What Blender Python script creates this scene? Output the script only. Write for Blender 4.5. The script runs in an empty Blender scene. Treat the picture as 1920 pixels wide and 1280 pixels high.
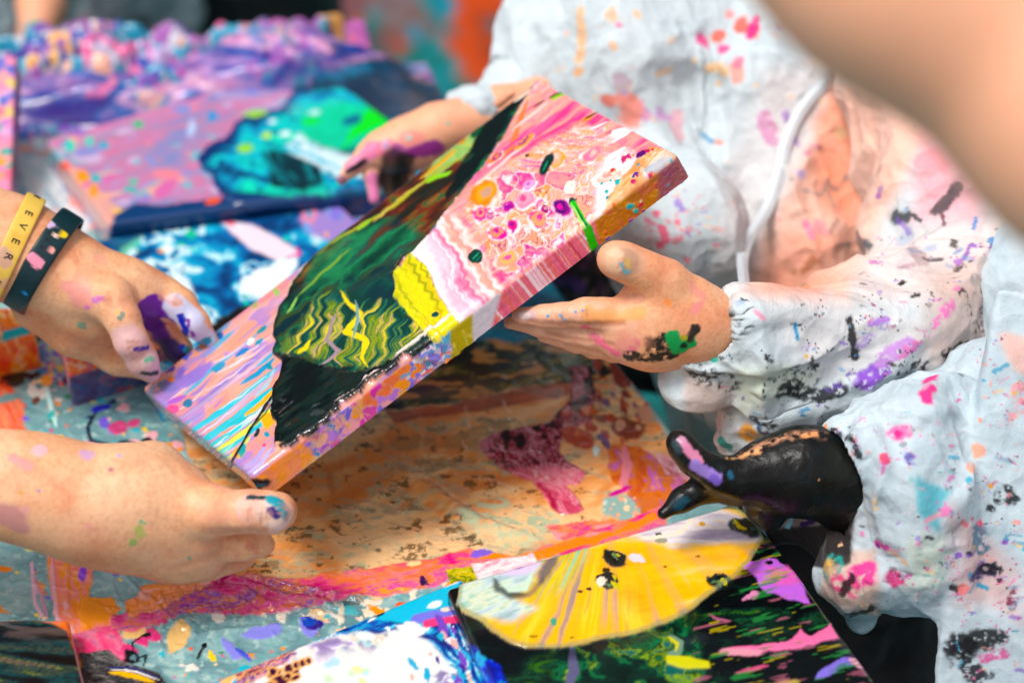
import bpy, math
import numpy as np
from mathutils import Vector

# ---------------------------------------------------------------- camera, sky, sun, exposure
SC = bpy.context.scene
COL = SC.collection
LENS, PITCH = 70.0, math.radians(35)
F = LENS / 36.0 * 1920.0
CAM = np.array([0.0, 0.0, 1.0])
RT = np.array([1.0, 0.0, 0.0])
FW = np.array([0.0, math.cos(PITCH), -math.sin(PITCH)])
UP = np.array([0.0, math.sin(PITCH), math.cos(PITCH)])
cd = bpy.data.cameras.new('camera'); cam = bpy.data.objects.new('camera', cd); COL.objects.link(cam)
cam.location = CAM; cam.rotation_euler = (math.pi / 2 - PITCH, 0, 0)
cd.lens = LENS; cd.sensor_width = 36; cd.clip_start = 0.05; cd.clip_end = 200
cd.dof.use_dof = True; cd.dof.focus_distance = 1.47; cd.dof.aperture_fstop = 2.8
SC.camera = cam
SUN_EL, SUN_AZ = math.radians(66), math.radians(-125)      # azimuth from +y (behind the table) towards -x
sd = np.array([math.sin(SUN_AZ) * math.cos(SUN_EL), math.cos(SUN_AZ) * math.cos(SUN_EL), math.sin(SUN_EL)])
w = bpy.data.worlds.new('World'); SC.world = w; w.use_nodes = True
nt = w.node_tree; bgn = nt.nodes['Background']
sky = nt.nodes.new('ShaderNodeTexSky'); sky.sky_type = 'NISHITA'; sky.sun_disc = False
sky.sun_elevation = SUN_EL; sky.sun_rotation = SUN_AZ; sky.dust_density = 4.0; sky.air_density = 1.0; sky.ozone_density = 1.0
hs = nt.nodes.new('ShaderNodeHueSaturation'); hs.inputs['Saturation'].default_value = 0.35
nt.links.new(sky.outputs[0], hs.inputs['Color']); nt.links.new(hs.outputs[0], bgn.inputs['Color'])
bgn.inputs['Strength'].default_value = 0.15
sl = bpy.data.lights.new('sun', 'SUN'); sl.energy = 2.0; sl.angle = math.radians(14); sl.color = (1, 0.96, 0.9)
so = bpy.data.objects.new('sun', sl); COL.objects.link(so)
so.rotation_euler = Vector(sd).to_track_quat('Z', 'Y').to_euler()
vs = SC.view_settings; vs.view_transform = 'Standard'; vs.look = 'None'; vs.gamma = 1; vs.exposure = 0.24
SC.render.engine = 'CYCLES'; SC.cycles.use_denoising = True
try: SC.cycles.denoiser = 'OPENIMAGEDENOISE'
except Exception: pass
SC.cycles.max_bounces = 6; SC.cycles.caustics_reflective = False; SC.cycles.caustics_refractive = False

# ---------------------------------------------------------------- measuring
def ray(x, y): return FW + ((x - 960) / F) * RT - ((y - 640) / F) * UP
def P(x, y, d): return CAM + ray(x, y) * d
def onz(x, y, z):
    r = ray(x, y); return CAM + r * ((z - CAM[2]) / r[2])
def proj(p):
    q = p - CAM; z = q @ FW
    return 960 + F * (q @ RT) / z, 640 - F * (q @ UP) / z, z
def lin(h):
    h = h.lstrip('#'); c = np.array([int(h[i:i + 2], 16) / 255 for i in (0, 2, 4)])
    c = np.where(c <= 0.04045, c / 12.92, ((c + 0.055) / 1.055) ** 2.4); l = c.mean()
    return np.clip(l + (c - l) * 1.13, 0.002, 1).astype(np.float32) * 0.9
# ---------------------------------------------------------------- noise
_r = np.random.default_rng(7)
T2 = _r.random((512, 512), dtype=np.float32)
T3 = _r.random((64, 64, 64), dtype=np.float32)
def n2(x, y, s=0):
    x = np.asarray(x, np.float32) + s * 37.3; y = np.asarray(y, np.float32) + s * 91.7
    xi = np.floor(x).astype(np.int32); yi = np.floor(y).astype(np.int32)
    fx = x - xi; fy = y - yi; fx = fx * fx * (3 - 2 * fx); fy = fy * fy * (3 - 2 * fy)
    x0 = xi & 511; x1 = (xi + 1) & 511; y0 = yi & 511; y1 = (yi + 1) & 511
    a = T2[x0, y0]; b = T2[x1, y0]; c = T2[x0, y1]; d = T2[x1, y1]
    return (a + (b - a) * fx) * (1 - fy) + (c + (d - c) * fx) * fy
def fb(x, y, s=0, o=4, g=0.5):
    v = 0; a = 1; t = 0
    for i in range(o):
        v = v + a * n2(x * 2.03 ** i, y * 2.03 ** i, s + i * 3.1); t += a; a *= g
    return v / t
def n3(p, s=0):
    p = p.astype(np.float32) + s * 17.31
    i = np.floor(p).astype(np.int32); f = p - i; f = f * f * (3 - 2 * f)
    a = i & 63; b = (i + 1) & 63
    x0, y0, z0 = a.T; x1, y1, z1 = b.T; fx, fy, fz = f.T
    l = lambda u, v, t: u + (v - u) * t
    return l(l(l(T3[x0, y0, z0], T3[x1, y0, z0], fx), l(T3[x0, y1, z0], T3[x1, y1, z0], fx), fy),
             l(l(T3[x0, y0, z1], T3[x1, y0, z1], fx), l(T3[x0, y1, z1], T3[x1, y1, z1], fx), fy), fz)
def fb3(p, s=0, o=3, g=0.5):
    v = 0; a = 1; t = 0
    for i in range(o):
        v = v + a * n3(p * 2.03 ** i, s + i * 2.7); t += a; a *= g
    return v / t
def sst(e0, e1, x):
    t = np.clip((x - e0) / (e1 - e0), 0, 1); return t * t * (3 - 2 * t)
def worley(x, y, s=0, jit=0.9):
    xi = np.floor(x).astype(np.int32); yi = np.floor(y).astype(np.int32)
    f1 = np.full(x.shape, 9.0, np.float32); f2 = f1.copy(); idd = np.zeros(x.shape, np.float32)
    for i in (-1, 0, 1):
        for j in (-1, 0, 1):
            cx = xi + i; cy = yi + j
            h1 = T2[(cx * 7 + int(s) * 13) & 511, (cy * 3 + 11) & 511]; h2 = T2[(cy * 5 + 101) & 511, (cx * 11 + int(s) * 7) & 511]
            d = np.hypot(cx + .5 + (h1 - .5) * jit - x, cy + .5 + (h2 - .5) * jit - y)
            new = d < f1
            f2 = np.where(new, f1, np.minimum(f2, d)); idd = np.where(new, T2[(cx * 3 + cy * 17 + int(s)) & 511, (cy * 13 + cx) & 511], idd)
            f1 = np.where(new, d, f1)
    return f1, f2, idd
def facets(p, s=0):
    """squared distance to the nearest of scattered points: shallow bowls meeting in sharp creases"""
    q = p.astype(np.float32) + s * 5.3; b = np.floor(q - .5).astype(np.int32); best = np.full(len(q), 9., np.float32)
    for i in (0, 1):
        for j in (0, 1):
            for k in (0, 1):
                c = b + np.array([i, j, k]); m = c & 63
                o = np.stack([T3[m[:, 0], m[:, 1], m[:, 2]], T3[m[:, 1], m[:, 2], m[:, 0]], T3[m[:, 2], m[:, 0], m[:, 1]]], -1) * .9 + .05
                best = np.minimum(best, ((c + o - q) ** 2).sum(1))
    return best
def ramp(t, stops):
    xs = [a for a, b in stops]; cs = np.array([lin(b) for a, b in stops])
    return np.stack([np.interp(t, xs, cs[:, k]) for k in range(3)], -1).astype(np.float32)
def pick(t, pal):
    cs = np.array([lin(c) for c in pal], np.float32)
    return cs[np.clip((t * len(pal)).astype(int), 0, len(pal) - 1)]
def segd(x, y, pts):
    """distance and arc position along a polyline"""
    best = np.full(x.shape, 1e9, np.float32); tt = np.zeros(x.shape, np.float32)
    L = 0; pts = np.array(pts, float); tot = np.sum(np.hypot(*(pts[1:] - pts[:-1]).T)) + 1e-9
    for a, b in zip(pts[:-1], pts[1:]):
        d = b - a; l = math.hypot(*d) + 1e-9
        t = np.clip(((x - a[0]) * d[0] + (y - a[1]) * d[1]) / l ** 2, 0, 1)
        q = np.hypot(x - a[0] - t * d[0], y - a[1] - t * d[1]); m = q < best
        best = np.where(m, q, best); tt = np.where(m, (L + t * l) / tot, tt); L += l
    return best, tt
def polysd(x, y, pts):
    """signed distance to a polygon, positive inside"""
    d = segd(x, y, list(pts) + [pts[0]])[0]
    ins = np.zeros(x.shape, bool); n = len(pts)
    for i in range(n):
        (xa, ya), (xb, yb) = pts[i], pts[(i + 1) % n]
        if ya == yb: continue
        c = ((ya > y) != (yb > y)) & (x < (xb - xa) * (y - ya) / (yb - ya) + xa); ins ^= c
    return np.where(ins, d, -d)

class Paint:
    """layers of poured paint over surface coordinates (x, y), with a film height and a roughness"""
    def __init__(s, x, y, base, rough=0.35):
        s.x = np.asarray(x, np.float32); s.y = np.asarray(y, np.float32); n = s.x.shape
        s.c = np.empty(n + (3,), np.float32); s.c[:] = lin(base) if isinstance(base, str) else base
        s.h = np.zeros(n, np.float32); s.r = np.full(n, rough, np.float32)
    def warp(s, amp, sc, seed):
        return (s.x + (fb(s.x / sc, s.y / sc, seed, 3) - .5) * 2 * amp, s.y + (fb(s.x / sc, s.y / sc, seed + 5, 3) - .5) * 2 * amp)
    def mixk(s, k, m, c, h=0.0, r=None):
        if isinstance(c, str): c = lin(c)
        s.c[k] += (c - s.c[k]) * m[:, None]
        if h: s.h[k] += h * m
        if r is not None: s.r[k] += (r - s.r[k]) * m
    def mix(s, m, c, h=0.0, r=None):
        if isinstance(c, str): c = lin(c)
        s.c += (c - s.c) * m[..., None]
        if h: s.h += h * m
        if r is not None: s.r += (r - s.r) * m
    def near(s, pts, mg):
        a = np.min(pts, axis=0) - mg; b = np.max(pts, axis=0) + mg
        return np.flatnonzero((s.x > a[0]) & (s.x < b[0]) & (s.y > a[1]) & (s.y < b[1]))
    def part(s, k):
        o = Paint.__new__(Paint); o.x = s.x[k]; o.y = s.y[k]; return o
    def poly(s, pts, wob=6, sc=25, soft=2.0, seed=1):
        m = np.zeros(s.x.shape, np.float32); k = s.near(pts, wob + soft + 1)
        if len(k):
            x, y = s.part(k).warp(wob, sc, seed); m[k] = sst(-soft, soft, polysd(x, y, pts))
        return m
    def line(s, pts, wd, c, wob=2, sc=20, soft=1.2, taper=True, seed=2, h=0.0, r=None, a=1.0):
        k = s.near(pts, wd + wob + soft + 1)
        if not len(k): return
        x, y = s.part(k).warp(wob, sc, seed); d, t = segd(x, y, pts)
        ww = wd * (np.sqrt(np.clip(4 * t * (1 - t), 0.02, 1)) if taper else 1)
        s.mixk(k, a * sst(soft, -soft, d - ww), c, h, r)
    def blob(s, cx, cy, rx, ry, c, ang=0, wob=.3, soft=.15, seed=3, h=0.0, r=None, a=1.0):
        ca, sa = math.cos(math.radians(ang)), math.sin(math.radians(ang))
        R_ = 1.9 * max(rx, ry); near = np.flatnonzero((abs(s.x - cx) < R_) & (abs(s.y - cy) < R_))
        if not len(near): return
        x = s.x[near] - cx; y = s.y[near] - cy
        u = (x * ca + y * sa) / rx; v = (-x * sa + y * ca) / ry
        m = a * sst(1 + soft, 1 - soft, np.hypot(u, v) + wob * 2 * (fb(s.x[near] / (rx + ry) * 2.2, s.y[near] / (rx + ry) * 2.2, seed + cx * .01, 3) - .5))
        s.mixk(near, m, c, h, r)
    def spots(s, n, box, r0, r1, pal, seed=0, el=1.0, ang=0, h=0.0, inside=None, rough=None, wob=.35, soft=.15):
        g = np.random.default_rng(seed)
        for i in range(n):
            cx = g.uniform(box[0], box[2]); cy = g.uniform(box[1], box[3]); r = r0 * (r1 / r0) ** (g.random() ** 1.8)
            e = g.uniform(1, el); a = ang + g.normal(0, 18); c = pal[g.integers(len(pal))]
            if inside is not None and polysd(np.array([cx]), np.array([cy]), inside)[0] < 0: continue
            s.blob(cx, cy, r * e, r, c, a, wob, soft, seed + i, h, rough)
    def confetti(s, m, sc, pal, seed=0, ang=0, el=1.0, wob=1.0, dens=1.0, h=0.0):
        """overlapping daubs of many colours inside mask m"""
        ca, sa = math.cos(math.radians(ang)), math.sin(math.radians(ang))
        kk = np.flatnonzero(m > .003)
        if not len(kk): return
        X, Y = s.x[kk], s.y[kk]; m = m[kk]
        u = X * ca + Y * sa; v = -X * sa + Y * ca
        u = u / (sc * el) + wob * (fb(X / sc * .8, Y / sc * .8, seed, 3) - .5) * 2; v = v / sc + wob * (fb(X / sc * .8, Y / sc * .8, seed + 9, 3) - .5) * 2
        f1, f2, i = worley(u, v, seed)
        k = sst(0.0, 0.12, f2 - f1) * (((i * 13.7) % 1) < dens)
        s.mixk(kk, m * k, pick((i * 7.31) % 1, pal), h)
    def marble(s, m, sc, stops, seed=0, ang=0, el=3.0, wob=2.0, o=4, zig=0, zl=40):
        """long drawn veins of mixed paint"""
        ca, sa = math.cos(math.radians(ang)), math.sin(math.radians(ang))
        kk = np.flatnonzero(m > .003)
        if not len(kk): return
        u = s.x[kk] * ca + s.y[kk] * sa; v = -s.x[kk] * sa + s.y[kk] * ca
        if zig: v = v + zig * (2 * abs((u / zl + .25 * n2(u / 90, v / 90, seed)) % 1 - .5) - .5) * (0.5 + n2(u / 60, v / 60, seed + 2))
        u = u / (sc * el); v = v / sc
        q = fb(u, v, seed, 3); q2 = fb(u + 5.2, v + 1.3, seed + 4, 3)
        t = fb(u + wob * q, v + wob * q2, seed + 8, o)
        t = np.clip((t - .5) * 1.9 + .5, 0, 1)
        s.mixk(kk, m[kk], ramp(t, stops))

# ---------------------------------------------------------------- meshes
def mk(name, v, q, mat, col=None, rough=None, parent=None, smooth=True, tri=None):
    me = bpy.data.meshes.new(name); v = np.asarray(v, np.float32); q = np.asarray(q, np.int32)
    k = q.shape[1]
    me.vertices.add(len(v)); me.vertices.foreach_set('co', v.ravel())
    me.loops.add(q.size); me.loops.foreach_set('vertex_index', q.ravel())
    me.polygons.add(len(q)); me.polygons.foreach_set('loop_start', np.arange(0, q.size, k, dtype=np.int32))
    me.polygons.foreach_set('use_smooth', np.full(len(q), smooth))
    me.update(calc_edges=True)
    if col is not None:
        a = me.color_attributes.new('Col', 'FLOAT_COLOR', 'POINT')
        a.data.foreach_set('color', np.concatenate([np.clip(col, 0, 1), np.ones((len(v), 1))], 1).astype(np.float32).ravel())
    if rough is not None:
        a = me.attributes.new('Rough', 'FLOAT', 'POINT'); a.data.foreach_set('value', np.clip(rough, 0.02, 1).astype(np.float32))
    me.materials.append(mat); o = bpy.data.objects.new(name, me); COL.objects.link(o)
    if parent is not None: o.parent = parent
    return o
def tag(o, label=None, cat=None, group=None, kind=None):
    if label: o['label'] = label
    if cat: o['category'] = cat
    if group: o['group'] = group
    if kind: o['kind'] = kind
    return o
def empty(name, loc=(0, 0, 0)):
    o = bpy.data.objects.new(name, None); COL.objects.link(o); o.empty_display_size = .05
    return o            # stays at the world origin so that children keep world coordinates
def grid_quads(nu, nv, flip=False):
    i = np.arange(nu * nv).reshape(nv, nu)
    q = np.stack([i[:-1, :-1], i[:-1, 1:], i[1:, 1:], i[1:, :-1]], -1).reshape(-1, 4)
    return q[:, ::-1] if flip else q
def slab(corners, T, step, rad=0.003, dens=None):
    """rounded canvas block: corners = top face A,B,C,D (A->B long side, A->D short side).
    Returns vertices, normals for paint displacement, quads, side overflow per vertex, (u, v) metres"""
    A, B, C_, D = [np.array(c, float) for c in corners]
    L = (np.linalg.norm(B - A) + np.linalg.norm(C_ - D)) / 2; Wd = (np.linalg.norm(D - A) + np.linalg.norm(C_ - B)) / 2
    n = np.cross(B - A, D - A); n /= np.linalg.norm(n); 
    if n @ UP < 0 and n[2] < 0: n = -n
    arc = math.pi * rad / 2; ext = arc + T
    def ax(len_, dn_=None):
        inn = np.linspace(rad, len_ - rad, max(3, int((len_ - 2 * rad) / step)))
        if dn_:       # (from, to, coarseness) along this axis, fractions
            inn = np.unique(np.concatenate([np.linspace(rad + (len_ - 2 * rad) * a_, rad + (len_ - 2 * rad) * b_, max(2, int((len_ - 2 * rad) * (b_ - a_) / step / k_)) + 1) for a_, b_, k_ in dn_]).round(7))
        e = np.concatenate([np.linspace(ext, arc, max(2, int(T / step)), endpoint=False), np.linspace(arc, 0, 4, endpoint=False)])
        return np.concatenate([rad - e, inn, len_ - rad + e[::-1]])
    us, vs_ = ax(L, dens and dens[0]), ax(Wd, dens and dens[1]); U_, V_ = np.meshgrid(us, vs_)
    cu = np.clip(U_, rad, L - rad); cv = np.clip(V_, rad, Wd - rad); ou = U_ - cu; ov = V_ - cv; l = np.hypot(ou, ov) + 1e-9
    th = np.clip(l / rad, 0, math.pi / 2); hor = rad * np.sin(th); dn = rad * (1 - np.cos(th)) + np.clip(l - arc, 0, T)
    pu = (cu + ou / l * hor) / L; pv = (cv + ov / l * hor) / Wd
    pu = pu[..., None]; pv = pv[..., None]
    pos = A * (1 - pu) * (1 - pv) + B * pu * (1 - pv) + C_ * pu * pv + D * (1 - pu) * pv - n * dn[..., None]
    eu = (B - A) / np.linalg.norm(B - A); ev = (D - A) / np.linalg.norm(D - A)
    nr = n * np.cos(th)[..., None] + (eu * (ou / l)[..., None] + ev * (ov / l)[..., None]) * np.sin(th)[..., None]
    q = grid_quads(len(us), len(vs_), flip=(np.cross(B - A, D - A) @ n) < 0)
    return pos.reshape(-1, 3), nr.reshape(-1, 3), q, dn.ravel(), U_.ravel(), V_.ravel(), n

# ---------------------------------------------------------------- signed-distance sculpting
def rc(a, ra, b, rb):       # round cone
    a = np.array(a); b = np.array(b); ba = b - a; l2 = ba @ ba
    def f(p):
        t = np.clip(((p - a) @ ba) / l2, 0, 1)
        return np.linalg.norm(p - a - t[:, None] * ba, axis=1) - (ra + (rb - ra) * t)
    return f, np.minimum(a - ra, b - rb), np.maximum(a + ra, b + rb)
def ell(c, rad, axes=None):
    c = np.array(c); rad = np.array(rad); M = np.eye(3) if axes is None else np.array(axes)
    def f(p):
        q = ((p - c) @ M.T) / rad; k = np.linalg.norm(q, axis=1); k2 = np.linalg.norm(q / rad, axis=1) + 1e-9
        return k * (k - 1) / k2
    return f, c - rad.max(), c + rad.max()
def box(c, half, axes, r):
    c = np.array(c); half = np.array(half) - r; M = np.array(axes)
    def f(p):
        q = abs((p - c) @ M.T) - half
        return np.linalg.norm(np.maximum(q, 0), axis=1) + np.minimum(q.max(1), 0) - r
    e = np.linalg.norm(half) + r
    return f, c - e, c + e
class Sdf:
    def __init__(s): s.p = []
    def add(s, prim, k=0.006, op='u'): s.p.append((prim, k, op)); return s
    def __call__(s, p):
        d = np.full(len(p), 1.0, np.float32)
        for (f, lo, hi), k, op in s.p:
            m = np.all((p > lo - 3 * k - .012) & (p < hi + 3 * k + .012), axis=1)
            if not m.any(): continue
            e = f(p[m]).astype(np.float32); dd = d[m]
            if op == 'u':
                h = np.clip(.5 + .5 * (dd - e) / k, 0, 1); dd = dd + (e - dd) * h - k * h * (1 - h)
            else:
                h = np.clip(.5 - .5 * (dd + e) / k, 0, 1); dd = dd + (-e - dd) * h + k * h * (1 - h)
            d[m] = dd
        return d
    def mesh(s, vox, sub=0):
        lo = np.min([x[0][1] for x in s.p if x[2] == 'u'], axis=0) - 3 * vox - .01; hi = np.max([x[0][2] for x in s.p if x[2] == 'u'], axis=0) + 3 * vox + .01
        B_ = 8; n = (np.ceil((hi - lo) / vox / B_).astype(int)) * B_ + 1; nb = (n - 1) // B_
        g = np.full(n, 0.5, np.float32)
        cc = np.stack(np.meshgrid(*[lo[i] + (np.arange(nb[i]) + .5) * B_ * vox for i in range(3)], indexing='ij'), -1).reshape(-1, 3)
        dc = s(cc); act = abs(dc) < B_ * vox * 1.9
        ib = np.stack(np.unravel_index(np.arange(len(cc)), nb), -1)
        # blocks well inside
        ins = (dc < 0) & ~act
        for (i, j, k) in ib[ins]: g[i * B_:i * B_ + B_ + 1, j * B_:j * B_ + B_ + 1, k * B_:k * B_ + B_ + 1] = -0.5
        off = np.stack(np.meshgrid(*[np.arange(B_ + 1)] * 3, indexing='ij'), -1).reshape(-1, 3)
        ia = ib[act]
        for c0 in range(0, len(ia), 400):
            idx = (ia[c0:c0 + 400, None, :] * B_ + off[None]).reshape(-1, 3)
            g[idx[:, 0], idx[:, 1], idx[:, 2]] = s(lo + idx * vox)
        v, q = nets(g); v = lo + v * vox
        for _ in range(1):      # pull vertices onto the surface
            d = s(v); gr = grad(s, v, vox * .5); v = v - gr * np.clip(d, -vox, vox)[:, None]
        for _ in range(sub): v, q = subdiv(v, q)
        return v, q
def grad(s, v, e):
    g = np.stack([s(v + np.array(o)) - s(v - np.array(o)) for o in ((e, 0, 0), (0, e, 0), (0, 0, e))], -1)
    return g / (np.linalg.norm(g, axis=1, keepdims=True) + 1e-9)
def nets(g):
    s = g < 0
    c = [g[i:g.shape[0] - 1 + i, j:g.shape[1] - 1 + j, k:g.shape[2] - 1 + k] for i in (0, 1) for j in (0, 1) for k in (0, 1)]
    cnt = sum((x < 0).astype(np.int8) for x in c); cell = (cnt > 0) & (cnt < 8)
    ci = np.argwhere(cell); idm = np.full(cell.shape, -1, np.int32); idm[tuple(ci.T)] = np.arange(len(ci))
    vals = np.stack([x[tuple(ci.T)] for x in c], -1)
    offs = np.array([(i, j, k) for i in (0, 1) for j in (0, 1) for k in (0, 1)], float)
    acc = np.zeros((len(ci), 3)); n = np.zeros(len(ci))
    for a in range(8):
        for b in range(a + 1, 8):
            if abs(offs[a] - offs[b]).sum() != 1: continue
            va, vb = vals[:, a], vals[:, b]; m = (va < 0) != (vb < 0)
            t = np.where(m, va / (va - vb + 1e-20), 0)
            acc += np.where(m[:, None], offs[a] + t[:, None] * (offs[b] - offs[a]), 0); n += m
    v = ci + acc / n[:, None]
    Q = []
    for ax in range(3):
        sl0 = [slice(None)] * 3; sl1 = [slice(None)] * 3; sl0[ax] = slice(0, -1); sl1[ax] = slice(1, None)
        a = s[tuple(sl0)]; b = s[tuple(sl1)]; e = np.argwhere(a != b); sg = a[tuple(e.T)]
        o1, o2 = [i for i in range(3) if i != ax]
        m = (e[:, o1] > 0) & (e[:, o2] > 0) & (e[:, o1] < g.shape[o1] - 1) & (e[:, o2] < g.shape[o2] - 1); e = e[m]; sg = sg[m]
        def I(d1, d2):
            f = e.copy(); f[:, o1] -= d1; f[:, o2] -= d2; return idm[tuple(f.T)]
        q = np.stack([I(0, 0), I(1, 0), I(1, 1), I(0, 1)], -1)
        fl = sg if ax != 1 else ~sg
        q[fl] = q[fl][:, ::-1]
        Q.append(q)
    q = np.concatenate(Q); q = q[(q >= 0).all(1)]
    return v, q[:, ::-1]
def subdiv(v, q):
    e = np.stack([q, np.roll(q, -1, 1)], -1).reshape(-1, 2); e.sort(1)
    key = e[:, 0].astype(np.int64) * len(v) + e[:, 1]; u, inv = np.unique(key, return_inverse=True)
    ev = (v[u // len(v)] + v[u % len(v)]) / 2; fc = v[q].mean(1); n = len(v); ei = inv.reshape(-1, 4) + n; fi = np.arange(len(q)) + n + len(u)
    nq = np.concatenate([np.stack([q[:, k], ei[:, k], fi, ei[:, (k + 3) % 4]], -1) for k in range(4)])
    return np.concatenate([v, ev, fc]), nq
def vnormals(v, q):
    n = np.cross(v[q[:, 2]] - v[q[:, 0]], v[q[:, 3]] - v[q[:, 1]]); o = np.zeros_like(v)
    for k in range(4):
        for c in range(3): o[:, c] += np.bincount(q[:, k], n[:, c], len(v))
    return o / (np.linalg.norm(o, axis=1, keepdims=True) + 1e-12)
class Skin3:
    """paint marks on a sculpted surface, placed as balls and capsules in space"""
    def __init__(s, v, base, n=None):
        s.v = v; s.n = n; s.x, s.y, s.z = proj(v); s.c = np.empty((len(v), 3), np.float32); s.c[:] = lin(base) if isinstance(base, str) else base
        s.h = np.zeros(len(v), np.float32); s.r = np.full(len(v), .5, np.float32)
        s.w = None
    def hit(s, x, y, rr=8):
        m = np.flatnonzero((abs(s.x - x) < rr) & (abs(s.y - y) < rr))
        if len(m) == 0: return s.hit(x, y, rr * 2) if rr < 60 else None
        return s.v[m[np.argmin(s.z[m])]]
    def mark(s, pts, r, c, wob=.5, sc=None, soft=.25, seed=1, h=0, rough=None, a=1.0, dry=0):
        """pts: points of the photograph measured onto the surface; r in photo pixels"""
        hp = [s.hit(*p) for p in pts]; hp = [p for p in hp if p is not None]
        if not hp: return
        rm = r * ((hp[0] - CAM) @ FW) / F
        lo = np.min(hp, 0) - 2.5 * rm; hi = np.max(hp, 0) + 2.5 * rm
        k = np.flatnonzero(((s.v > lo) & (s.v < hi)).all(1))
        if len(k) == 0: return
        v = s.v[k]; d = np.linalg.norm(v - hp[0], axis=1)
        for p, q in zip(hp[:-1], hp[1:]):
            ba = q - p; t = np.clip(((v - p) @ ba) / (ba @ ba + 1e-12), 0, 1); d = np.minimum(d, np.linalg.norm(v - p - t[:, None] * ba, axis=1))
        sc = (sc * 0.0004) if sc else rm * 1.1
        e = d / rm + wob * 2 * (fb3(v / sc, seed + pts[0][0] * .01, 3) - .5)
        m = a * sst(1 + soft, 1 - soft, e)
        if dry: m = m * sst(dry - .05, dry + .14, fb3(v / .0042, seed + 3, 3, .7))
        if isinstance(c, str): c = lin(c)
        s.c[k] += (c - s.c[k]) * m[:, None]
        if h: s.h[k] += h * m
        if rough is not None: s.r[k] += (rough - s.r[k]) * m
    def zone(s, pts, c, soft=10, wob=10, sc=60, a=1.0, seed=4, zr=None):
        wx = (fb(s.x / sc, s.y / sc, seed, 3) - .5) * 2 * wob; wy = (fb(s.x / sc, s.y / sc, seed + 5, 3) - .5) * 2 * wob
        m = a * sst(-soft, soft, polysd(s.x + wx, s.y + wy, pts))
        if isinstance(c, str): c = lin(c)
        s.c += (c - s.c) * m[:, None]; return m
    def tint(s, m, c):
        if isinstance(c, str): c = lin(c)
        s.c += (c - s.c) * m[:, None]

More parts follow.
